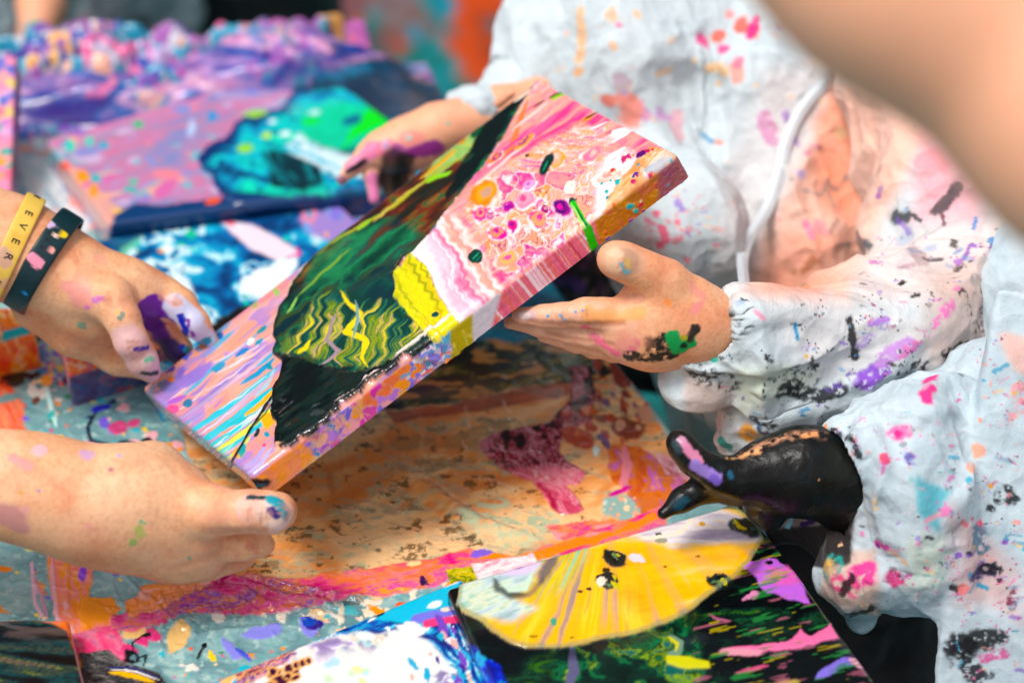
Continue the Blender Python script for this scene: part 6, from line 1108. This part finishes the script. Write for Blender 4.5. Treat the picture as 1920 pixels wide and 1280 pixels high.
def paintg2(s):
    s.r[:] = .75; s.tint(.35 * sst(.35, .7, fb3(s.v / .05, 3, 3)), '#b4c2c8'); s.tint(.25 * sst(.5, .7, fb3(s.v / .02, 5, 3)), '#d8dfe3')
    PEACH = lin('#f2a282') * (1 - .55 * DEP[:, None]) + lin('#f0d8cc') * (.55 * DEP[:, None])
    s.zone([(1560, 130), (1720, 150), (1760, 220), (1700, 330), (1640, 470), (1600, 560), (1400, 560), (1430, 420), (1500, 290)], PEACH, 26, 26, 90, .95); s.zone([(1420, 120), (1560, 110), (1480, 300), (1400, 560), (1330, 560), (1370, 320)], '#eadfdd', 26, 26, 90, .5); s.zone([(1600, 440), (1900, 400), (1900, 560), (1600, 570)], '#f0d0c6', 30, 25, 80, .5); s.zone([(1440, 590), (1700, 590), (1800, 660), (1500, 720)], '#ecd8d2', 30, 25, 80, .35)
    s.zone([(1490, 430), (1580, 450), (1540, 560), (1440, 560)], '#f49070', 22, 20, 70, .45); s.zone([(1740, 220), (1860, 260), (1830, 420), (1700, 400)], '#eea0a8', 30, 25, 80, .7)
    s.zone([(1750, 520), (1920, 480), (1920, 700), (1740, 690)], '#c8a090', 40, 30, 70, .6); s.zone([(1290, 700), (1370, 720), (1360, 860), (1270, 860)], '#d0b4a8', 16, 14, 60, .7); s.zone([(1380, 690), (1540, 690), (1500, 740), (1380, 770)], '#d8e0c4', 20, 15, 50, .6); s.zone([(1130, 460), (1220, 430), (1260, 500), (1100, 560)], '#c0a8a0', 20, 20, 60, .5)
    s.zone([(1270, 560), (1320, 470), (1340, 560), (1320, 600)], '#d8dce0', 10, 10)
    # orange spatters down the far arm, coral patches
    for p, r, c in (([(1080, 20), (1084, 70), (1078, 110)], 9, '#f4c090'), ([(1078, 140)], 10, '#f4b880'), ([(1148, 78)], 9, '#f6c8a0'), ([(1150, 20)], 14, '#f4c098'), ([(1200, 20)], 9, '#f2c8a8'), ([(1158, 96)], 5, '#f6c8a0'), ([(1055, 66)], 5, '#f2b8a0'), ([(1180, 205), (1178, 230)], 24, '#f08a78'), ([(1135, 195)], 14, '#e0705a'), ([(1320, 70), (1350, 85)], 11, '#e8408a'), ([(1340, 75)], 12, '#e86a50'), ([(1385, 40), (1400, 50)], 16, '#f05a48'), ([(1400, 60), (1410, 40)], 10, '#e83a88'), ([(1370, 130), (1375, 150)], 14, '#f0a090'), ([(1375, 110)], 12, '#ee7a98'), ([(1350, 140), (1330, 135)], 13, '#f6cc98'), ([(1340, 160)], 6, '#f2c070'), ([(1240, 145), (1260, 140)], 7, '#e8c8a8'), ([(1170, 180)], 6, '#8a90d0'), ([(1220, 215)], 12, '#c890c0'), ([(1240, 210), (1270, 215)], 7, '#d8a0d0'), ([(1245, 205)], 9, '#c8a0d0'), ([(1320, 245), (1330, 260)], 5, '#2a90c0'), ([(1335, 258), (1345, 262)], 4, '#f0886a'), ([(1160, 165)], 20, '#b8a0a8'), ([(1274, 212), (1278, 250)], 16, '#e0b0b8'), ([(1310, 120)], 6, '#f4d0a0'), ([(1375, 20)], 8, '#f0a0a0')): s.mark(p, r, c, .7, a=.85)
    for p, r, c in (([(1425, 225), (1450, 250)], 16, '#d888b8'), ([(1480, 215), (1500, 260)], 7, '#a878c8'), ([(1490, 240)], 6, '#f08080'), ([(1545, 275)], 6, '#3a2018'), ([(1570, 255)], 12, '#d8b890'), ([(1510, 330)], 8, '#a898d0'), ([(1515, 350), (1545, 360), (1560, 330)], 4, '#a09898'), ([(1560, 335), (1575, 350), (1580, 335)], 4, '#888080'), ([(1560, 350), (1570, 380)], 4, '#a8968c'), ([(1575, 405), (1565, 430)], 5, '#907870'), ([(1540, 420)], 20, '#f09aa8'), ([(1520, 415), (1530, 435)], 7, '#e880b8'), ([(1500, 515), (1520, 495)], 8, '#b8704a'), ([(1480, 520), (1505, 530)], 6, '#c88a60'), ([(1640, 360)], 7, '#9050b0'), ([(1490, 330)], 3, '#202020'), ([(1708, 227)], 2.5, '#202020')): s.mark(p, r, c, .8, a=.75, dry=.25)
    for p, r, c in (([(1755, 385), (1770, 365), (1785, 345)], 13, '#14262c'), ([(1670, 415), (1690, 405)], 13, '#14282e'), ([(1705, 395), (1720, 410)], 4, '#14242a'), ([(1760, 400), (1765, 415)], 4, '#602030'), ([(1740, 300)], 36, '#f0a0a8'), ([(1690, 440)], 22, '#b8c0d0'), ([(1615, 455), (1622, 460)], 9, '#345058'), ([(1597, 460)], 7, '#5a6460'), ([(1720, 460), (1735, 480)], 18, '#b8a0a0'), ([(1782, 445), (1780, 455)], 7, '#28221c'), ([(1825, 400), (1822, 420)], 4, '#2a80c0'), ([(1815, 450), (1800, 480)], 5, '#8a50a8'), ([(1790, 482)], 7, '#a068b8'), ([(1822, 455)], 5, '#9a60c0'), ([(1850, 440), (1870, 470)], 7, '#3a80b8'), ([(1690, 390)], 6, '#a0b8d0'), ([(1740, 480), (1760, 480)], 5, '#38303a'), ([(1645, 350)], 9, '#a880b0'), ([(1750, 345)], 20, '#e8b0b8')): s.mark(p, r, c, .8, a=.85)
    # forearm sleeve: black dashes, turquoise, scuffs
    for p, r, c, dr in (([(1362, 580), (1364, 597)], 6, '#0c0e12', 0), ([(1355, 583)], 5, '#141418', .3), ([(1600, 592), (1604, 640), (1612, 675)], 8, '#0c0f14', 0), ([(1328, 650), (1335, 680)], 8, '#20b098', 0), ([(1300, 690), (1340, 715), (1360, 720)], 24, '#1c1a1c', .5), ([(1290, 705), (1300, 718)], 14, '#18181a', .45), ([(1360, 660)], 30, '#a8b0b0', .5), ([(1345, 600), (1325, 640)], 5, '#3a60a8', .3), ([(1500, 700), (1530, 705)], 22, '#12151a', .5), ([(1520, 690)], 14, '#101318', .45), ([(1640, 690), (1620, 720)], 20, '#8850c0', .3), ([(1650, 680), (1700, 640)], 16, '#c090d0', .35), ([(1700, 700), (1740, 690)], 14, '#2a1a22', .45), ([(1420, 578), (1440, 590)], 5, '#e8a0b8', .3), ([(1500, 615), (1503, 628)], 4, '#2a98c8', 0), ([(1520, 660)], 3, '#e8b020', 0), ([(1470, 740), (1550, 735), (1580, 725)], 15, '#0e1216', .3), ([(1500, 745), (1490, 730)], 12, '#10141a', .35), ([(1420, 800), (1425, 812)], 13, '#1c4a70', .45), ([(1390, 825), (1400, 815)], 14, '#f0a838', .25), ([(1345, 830), (1360, 845)], 8, '#188a80', 0), ([(1450, 805)], 12, '#222428', .5), ([(1410, 790), (1440, 790)], 10, '#3a3e48', .5), ([(1660, 600)], 12, '#a8a0c8', .4), ([(1640, 610), (1670, 590)], 6, '#b080d0', .3), ([(1790, 560), (1750, 620), (1700, 670)], 10, '#e080b8', .45), ([(1810, 540), (1830, 600)], 9, '#2a1a1c', .5), ([(1860, 520), (1840, 640)], 18, '#30221c', .5), ([(1820, 650), (1780, 670)], 10, '#181010', .4), ([(1620, 650), (1640, 640)], 10, '#c0a8d8', .4), ([(1560, 720), (1600, 700)], 10, '#6a50a0', .5)): s.mark(p, r, c, .7, dry=dr, a=.95)
    splashes(s, 60, (1620, 420, 1900, 720), 2, 7, ['#c060b0', '#8a60c8', '#1a1618', '#e07ab0', '#5090c0', '#a04a70', '#2a2028'], 5, .3)
    splashes(s, 50, (1340, 560, 1660, 820), 1.5, 5, ['#14161a', '#2a90c0', '#e87aa0', '#14161a', '#9070c8', '#303438'], 6, .3)
    splashes(s, 60, (1000, 0, 1560, 520), 2, 8, ['#f4c8a0', '#e890b0', '#c8a0d8', '#f0a090', '#a8b8d8', '#f2d0b0'], 7, .2); splashes(s, 30, (1200, 350, 1340, 560), 2, 8, ['#f06a8a', '#e87a90', '#a090d8', '#e8a8b8'], 8, .2)
    for p in ([(1235, 420), (1240, 450)], [(1225, 395)], [(1232, 465)]): s.mark(p, 8, '#f0688a', .8, a=.9)
    s.mark([(1265, 372), (1285, 385)], 7, '#a898d8', .7)
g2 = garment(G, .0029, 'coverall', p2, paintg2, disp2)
# zip down the front
def strip_on(v, hit, pts, w_, name, parent, m_, off=.0012, n=120, tooth=0):
    hp_ = [hit(*p, 14) for p in pts]; hp_ = np.array([p for p in hp_ if p is not None]); t = np.linspace(0, len(hp_) - 1, n); i = np.clip(t.astype(int), 0, len(hp_) - 2); f = (t - i)[:, None]
    k = lambda a: a
    c = hp_[i] * (1 - f) + hp_[i + 1] * f
    for _ in range(260): c[1:-1] = (c[:-2] + c[1:-1] * 2 + c[2:]) / 4
    tg = np.gradient(c, axis=0); tg /= np.linalg.norm(tg, axis=1, keepdims=True); sd_ = np.cross(tg, -FW); sd_ /= np.linalg.norm(sd_, axis=1, keepdims=True); up = np.cross(sd_, tg); up *= np.sign(-(up @ FW))[:, None]
    c = c + up * off
    prof = [(-1, -.6), (-.9, .1), (-.35, .15), (-.2, .8), (.2, .8), (.35, .15), (.9, .1), (1, -.6), (.9, -.9), (-.9, -.9)]
    V = np.stack([c + sd_ * a_ * w_ + up * b_ * .0006 * (1 + (tooth * (np.arange(n) % 2))[:, None] * (abs(a_) < .3)) for a_, b_ in prof], 1); m = len(prof)
    a_ = np.arange(n - 1)[:, None]; b_ = np.arange(m)[None]; q = np.stack([a_ * m + b_, a_ * m + (b_ + 1) % m, (a_ + 1) * m + (b_ + 1) % m, (a_ + 1) * m + b_], -1).reshape(-1, 4)
    return mk(name, V.reshape(-1, 3), q, m_, parent=parent)
M_ZIP = mat('zip_tape', rough=.5, color=(.60, .66, .70), bump=.3, bscale=500)
def hitter(o):
    v = np.zeros(len(o.data.vertices) * 3, np.float32); o.data.vertices.foreach_get('co', v); return Skin3(v.reshape(-1, 3).astype(float), '#ffffff').hit
TR = Sdf(); cone(TR, [(1460, 700, 1.97, 150), (1560, 1000, 2.0, 190), (1600, 1500, 2.2, 190)], .04); cone(TR, [(1105, 500, 2.0, 70), (1250, 600, 1.98, 120), (1400, 680, 1.97, 130)], .04)
def painttr(s): s.r[:] = .8; s.tint(.5 * sst(.45, .6, fb3(s.v / .05, 3, 3)), '#2c2226'); splashes(s, 40, (1030, 440, 1300, 700), 4, 14, ['#7a3a68', '#a04a38', '#5a3a80', '#6a3428', '#8a6a60'], 9, .2)
garment(TR, .006, 'trousers', p2, painttr, lambda v, n, h: crumple(v, n, 41, .012, .006, 0), '#1d191b', sub=0)
H2 = hitter(g2)
strip_on(None, H2, [(1562, 105), (1540, 160), (1510, 220), (1480, 270), (1455, 320), (1430, 380), (1412, 440), (1402, 500), (1398, 555)], .0055, 'zip', g2, M_ZIP, .0008, 300, 1)
strip_on(None, H2, [(1556, 108), (1553, 122), (1550, 132)], .0022, 'zip_pull', g2, M_ZIP, .0065, 12)

# ---- second child, lower right, black-painted hand
S3 = Sdf()
cone(S3, [(1760, 935, 1.50, 66), (1660, 900, 1.47, 70), (1590, 880, 1.455, 72), (1500, 876, 1.445, 68), (1430, 884, 1.44, 54)], .018)
cone(S3, [(1590, 910, 1.46, 60), (1480, 910, 1.45, 48)], .02)
cone(S3, [(1440, 880, 1.438, 46), (1385, 897, 1.43, 33), (1340, 888, 1.425, 27), (1300, 862, 1.42, 21), (1278, 836, 1.418, 18), (1270, 826, 1.418, 15)], .012)
cone(S3, [(1440, 905, 1.45, 38), (1375, 915, 1.445, 27), (1320, 914, 1.44, 25), (1280, 936, 1.437, 19), (1244, 962, 1.433, 10)], .008)
cone(S3, [(1470, 920, 1.46, 38), (1430, 945, 1.462, 28), (1445, 975, 1.465, 20)], .012)
cone(S3, [(1580, 900, 1.46, 56), (1592, 950, 1.465, 40), (1590, 985, 1.47, 20)], .02)
T3b = Sdf(); T3b.add(rc(P(1700, 915, 1.49), .026, P(2080, 900, 1.5), .038), .02); T3b.add(rc(P(2080, 900, 1.5), .038, P(2250, 500, 1.52), .05), .03)
T3b.add(rc(P(2250, 500, 1.52), .05, P(2600, 480, 1.6), .05), .04); T3b.add(rc(P(2350, 520, 1.6), .10, P(2300, 1300, 1.65), .09), .05); T3b.add(rc(P(2420, 450, 1.6), .04, P(2420, 200, 1.58), .04), .03); T3b.add(ell(P(2400, 40, 1.56), (.075, .085, .10)), .02)
def paint3(s):
    s.c[:] = lin('#0c0b09'); s.r[:] = .42
    s.tint(.5 * sst(.5, .75, fb3(s.v / .02, 3, 3)), '#1a1a14'); s.r[:] = .12 + .4 * fb3(s.v / .01, 8, 3); s.h += .9 * fb3(s.v / .006, 9, 3); s.tint(.5 * sst(.6, .7, fb3(s.v / .008, 12, 3)), '#0e1c22'); s.tint(sst(1.6, 1.7, s.x / 1000) * 0, '#16140f')
    s.mark([(1390, 845), (1430, 825), (1470, 812), (1500, 808), (1550, 808)], 9, '#d8a080', .9, soft=1, dry=.44, a=.8); s.mark([(1370, 850), (1420, 838)], 6, '#e0a878', .6, soft=.8, dry=.46); s.mark([(1290, 830), (1305, 855), (1318, 868)], 9, '#d88aa8', .6, h=.1); s.mark([(1310, 880), (1325, 895), (1345, 903)], 11, '#9a80c8', .6, h=.15); s.mark([(1330, 900), (1350, 910)], 8, '#7a60b8', .8); s.mark([(1272, 818)], 8, '#c890a8', .5); s.mark([(1374, 880), (1378, 892)], 5, '#2a6a88', .8, a=.7); s.mark([(1268, 955), (1290, 935)], 9, '#0a3a4a', .7, dry=.3, rough=.15); s.mark([(1260, 830), (1268, 850)], 9, '#2a3a40', .5); s.mark([(1570, 850), (1580, 880)], 22, '#20241c', .6, soft=.8, a=.5); s.mark([(1543, 906)], 2, '#d8a070'); s.mark([(1500, 812), (1540, 806)], 6, '#e8a070', .5, dry=.4)
    s.c[s.x > 1800] = lin('#e8ac88')
p3 = make_body([(S3, .0012), (T3b, .008)], paint3, '#16140f', 'child at the lower right whose hand is coated black, in a crumpled white sleeve', mt=M_INK)
G3 = Sdf()
cone(G3, [(1995, 560, 1.56, 180), (1995, 800, 1.55, 165), (2010, 1330, 1.56, 180)], .02)
G3.add(box((P(1935, 950, 1.435)), (.05, .15, .007), [RT * .987 - UP * .16, UP * .987 + RT * .16, -FW], .004), .002)
cone(G3, [(1800, 1000, 1.48, 110), (1700, 900, 1.46, 108), (1650, 855, 1.45, 92), (1612, 850, 1.445, 78)], .018)
cone(G3, [(1625, 800, 1.45, 48), (1700, 830, 1.455, 90), (1790, 800, 1.48, 80), (1880, 720, 1.49, 90)], .02)
cone(G3, [(1700, 960, 1.45, 98), (1710, 1060, 1.455, 84), (1720, 1110, 1.46, 50)], .02)
cone(G3, [(1640, 1060, 1.46, 46), (1590, 1075, 1.465, 48), (1560, 1080, 1.47, 34)], .014)
cone(G3, [(1620, 1110, 1.47, 34), (1625, 1160, 1.475, 24)], .012)
cone(G3, [(1640, 900, 1.455, 62), (1580, 880, 1.445, 73), (1510, 880, 1.44, 74)], .004, 's')
cone(G3, [(1455, 990, 1.50, 34), (1520, 965, 1.50, 56), (1585, 1000, 1.49, 52)], .014)
def disp3(v, n, hit):
    X, Y, Z = proj(v); pan = sst(1790, 1850, X)
    v1 = crumple(v, n, 17, .010, .006, .0012, UP * 1 - RT * .3, 1 - .8 * pan)
    for pts, w_, h_ in (([(1620, 790), (1650, 860), (1640, 950), (1660, 1050)], .008, .008), ([(1700, 790), (1690, 880), (1720, 980), (1700, 1080)], .010, .009), ([(1760, 830), (1700, 900), (1650, 940)], .007, .007), ([(1640, 1000), (1720, 1040), (1790, 1020)], .007, .008), ([(1640, 760), (1720, 790), (1800, 760)], .008, .008), ([(1600, 1060), (1640, 1090), (1650, 1150)], .006, .008), ([(1560, 780), (1590, 800), (1620, 860)], .005, .006), ([(1730, 1000), (1800, 930), (1830, 860)], .009, .008), ([(1800, 700), (1740, 740), (1700, 790)], .010, .010)): v1 = fold(v1, n, hit, pts, w_, h_)
    return v1
def paintg3(s):
    s.r[:] = .75; s.tint(.5 * sst(.4, .7, fb3(s.v / .05, 3, 3)), '#a4b8c2'); s.tint(.3 * sst(.5, .7, fb3(s.v / .02, 5, 3)), '#d4dde2')
    s.zone([(1700, 1010), (1780, 1000), (1770, 1100), (1690, 1110)], '#cfd8c4', 14, 12, 50, .6); s.zone([(1720, 890), (1780, 920), (1760, 1000), (1720, 960)], '#48b4c4', 9, 8, 40, .8); s.zone([(1780, 960), (1920, 1080), (1920, 1160), (1800, 1120)], '#e0a8a0', 30, 25, 60, .6); s.zone([(1870, 630), (1930, 630), (1930, 700), (1900, 700)], '#f2b8a8', 10, 10, 40, .7)
    s.zone([(1540, 1040), (1640, 1030), (1650, 1160), (1540, 1120)], '#e8b090', 10, 10, 40, .6)
    s.zone([(1430, 890), (1600, 890), (1600, 1040), (1430, 1060)], '#8a7468', 8, 8, 40, .85); s.zone([(1430, 995), (1600, 970), (1600, 1060), (1430, 1060)], '#141012', 5, 12, 26, .95); s.mark([(1486, 920), (1480, 960), (1470, 985)], 5, '#90c8d8', .5); s.mark([(1500, 990), (1520, 978)], 6, '#3a2060', .7)  # shade on the fabric below the hand painted grey-brown, black along its lower part
    for p, r, c, dr in (([(1680, 805)], 18, '#f07ab0', .2), ([(1680, 805)], 8, '#f03a88', 0), ([(1658, 855), (1660, 862)], 11, '#f0587a', .2), ([(1700, 850)], 9, '#8a80d0', .3), ([(1740, 700), (1745, 740)], 14, '#e8308a', .1), ([(1600, 1080), (1620, 1070)], 22, '#e84a98', .3), ([(1560, 1100), (1590, 1105)], 16, '#e85a88', .35), ([(1670, 1090)], 16, '#c8407a', .2), ([(1635, 1020), (1660, 1035)], 9, '#c84a98', .3), ([(1640, 1030)], 6, '#7a2a80', .3), ([(1560, 1050), (1540, 1080)], 16, '#20a098', .45), ([(1545, 1060)], 18, '#e0b060', .45), ([(1590, 1090), (1575, 1120)], 9, '#120e12', 0), ([(1630, 930), (1640, 960)], 6, '#f0c890', .3), ([(1600, 1160), (1640, 1150)], 10, '#181418', .3), ([(1660, 1040), (1690, 1060)], 5, '#f4c890', .3), ([(1610, 1010)], 8, '#e888c0', .4), ([(1600, 820), (1590, 860)], 5, '#c87088', .4), ([(1555, 800), (1590, 830), (1602, 860)], 8, '#14161a', .25), ([(1540, 806)], 6, '#e89050', .2),
            ([(1895, 915), (1880, 925), (1905, 925)], 13, '#12161c', .42), ([(1865, 950)], 8, '#14181c', .2), ([(1865, 905)], 5, '#f4a830', 0), ([(1838, 1085), (1850, 1070), (1865, 1075)], 13, '#2c2460', .42), ([(1850, 1072), (1875, 1065)], 11, '#16141c', .42), ([(1790, 1105), (1796, 1118)], 6, '#14181c', .1), ([(1815, 1110)], 11, '#f08a88', .2), ([(1890, 1130), (1895, 1105)], 11, '#7a2a4a', .4), ([(1845, 985)], 8, '#f05a80', .2), ([(1830, 980)], 4, '#f04a88', 0), ([(1810, 985), (1820, 990)], 5, '#f08a90', .2), ([(1840, 1000), (1845, 1030)], 18, '#5a7a90', .42), ([(1880, 1020)], 6, '#8a50b0', .2), ([(1915, 1022)], 9, '#50b0c8', .2), ([(1775, 970), (1785, 960)], 8, '#f08ac0', .2), ([(1830, 780)], 5, '#f0a080', 0), ([(1830, 870), (1838, 850)], 12, '#f2b098', .3), ([(1825, 895)], 8, '#50b0c8', .3), ([(1800, 1200), (1860, 1200), (1800, 1220)], 18, '#100e12', .3), ([(1780, 1230), (1840, 1260)], 22, '#16101a', .4), ([(1820, 1205)], 14, '#0c0c10', 0), ([(1910, 740), (1900, 780)], 16, '#f0a8b0', .4), ([(1850, 1240), (1880, 1230)], 10, '#d86aa0', .4), ([(1800, 1040), (1830, 1045)], 5, '#8a60c0', .3), ([(1880, 1080)], 5, '#16141a', .2)): s.mark(p, r, c, .8, dry=dr, a=.95)
    splashes(s, 90, (1560, 760, 1800, 1160), 1.5, 6, ['#e888c0', '#f4c8a0', '#c860a8', '#a890d8', '#282830', '#f0a0a8', '#60b8b8'], 15, .25); splashes(s, 110, (1790, 640, 1919, 1279), 1.5, 5, ['#e87ab0', '#f0a8a0', '#14161c', '#8a60c0', '#f4c060', '#50a0c0', '#c86090'], 16, .25)
g3 = garment(G3, .0026, 'coverall', p3, paintg3, disp3, '#c8d6dd')

# ---- somebody reaching across very close to the camera, top right
S4 = Sdf()
cone(S4, [(1298, -390, .80, 205), (1683, -72, .80, 215), (2068, 250, .80, 220), (2400, 560, .82, 225)], .03)
cone(S4, [(2400, 560, .82, 225), (2750, 1000, .9, 230)], .03)
cone(S4, [(1298, -390, .80, 205), (900, -900, .80, 190)], .03)
def paint4(s):
    s.c[:] = lin('#fcc0a0'); s.r[:] = .5; s.tint(.4 * sst(.45, .7, fb3(s.v / .04, 3, 2)), '#f4c4a8')
p4 = make_body([(S4, .004)], paint4, '#efb896', 'out-of-focus bare arm reaching across the top right corner, very near the camera', mt=mat('skin_flushed', attr_rough=True, sss=.5, bump=.2, spec=.3))
# ---- person beyond the table, upper left
S5 = Sdf()
cone(S5, [(60, -260, 2.42, 60), (75, -60, 2.38, 46), (78, 10, 2.36, 40), (70, 50, 2.34, 34)], .02)
cone(S5, [(80, 40, 2.34, 24), (78, 75, 2.33, 13), (70, 96, 2.33, 9)], .01); cone(S5, [(60, 50, 2.34, 20), (45, 85, 2.33, 12), (36, 104, 2.33, 8)], .01); cone(S5, [(90, 45, 2.35, 18), (88, 85, 2.34, 12), (76, 104, 2.34, 9)], .008)
T5 = Sdf(); T5.add(rc(P(60, -240, 2.42), .04, P(40, -420, 2.55), .05), .02); T5.add(rc(P(40, -420, 2.55), .06, P(300, -430, 2.75), .06), .04); T5.add(rc(P(160, -380, 2.7), .13, P(160, 60, 2.75), .12), .05); T5.add(rc(P(170, -420, 2.7), .05, P(170, -520, 2.68), .05), .03); T5.add(ell(P(170, -640, 2.62), (.09, .095, .12)), .02)
for dx in (-80, 80): T5.add(rc(P(160 + dx, 60, 2.75), .085, P(160 + dx, 1100, 3.2), .05), .03)
def paint5(s):
    s.c[:] = lin('#e8a888'); s.r[:] = .5; s.mark([(50, 60), (45, 90)], 14, '#a8b0b0', .6); s.mark([(62, 45)], 8, '#30a080', .5); s.mark([(36, 100), (70, 104), (78, 96)], 9, '#120c18', .4); s.mark([(44, 80)], 10, '#8a60a8', .6)
p5 = make_body([(S5, .003), (T5, .010)], paint5, '#e8a888', 'person in grey paint-marked clothes standing beyond the table, one hand reaching down')
G5 = Sdf(); cone(G5, [(140, -420, 2.7, 240), (140, -100, 2.72, 230), (150, 260, 2.8, 190), (160, 700, 3.0, 170)], .04); cone(G5, [(30, -440, 2.55, 110), (60, -330, 2.46, 100)], .03)
def disp5(v, n, hit): return crumple(v, n, 23, .016, .008, 0, UP)
def paintg5(s):
    s.r[:] = .8; s.tint(.6 * sst(.4, .65, fb3(s.v / .06, 3, 3)), '#8a9ca2'); splashes(s, 50, (-20, -20, 290, 130), 5, 18, ['#5a4a5a', '#8a6a70', '#b8c0c8', '#7a4a5a', '#38484c', '#a89098'], 25, .2)
garment(G5, .007, 'overall', p5, paintg5, disp5, '#a4b8bc', sub=0)
# ---- black bin beyond the table
def bin_():
    v = []; n = 40; prof = [(.155, 0), (.175, .02), (.20, .92), (.215, .93), (.215, .96), (.20, .96), (.195, .93), (.165, .05), (0, .05)]
    c = P(402, 60, 2.95); c[2] = fz; c = c + RT * 0
    for r, z in prof:
        for i in range(n):
            t = 2 * math.pi * i / n; e = 4.0; rr = r / (abs(math.cos(t)) ** e + abs(math.sin(t)) ** e) ** (1 / e); v.append(c + np.array([rr * math.cos(t), rr * math.sin(t), z]))
    m = len(prof); a = np.arange(m - 1)[:, None]; b = np.arange(n)[None]; q = np.stack([a * n + b, a * n + (b + 1) % n, (a + 1) * n + (b + 1) % n, (a + 1) * n + b], -1).reshape(-1, 4)
    return v, q
v, q = bin_(); tag(mk('bin', v, q, M_DARK), 'plain black bin standing beyond the crumpled sheeting', 'bin')
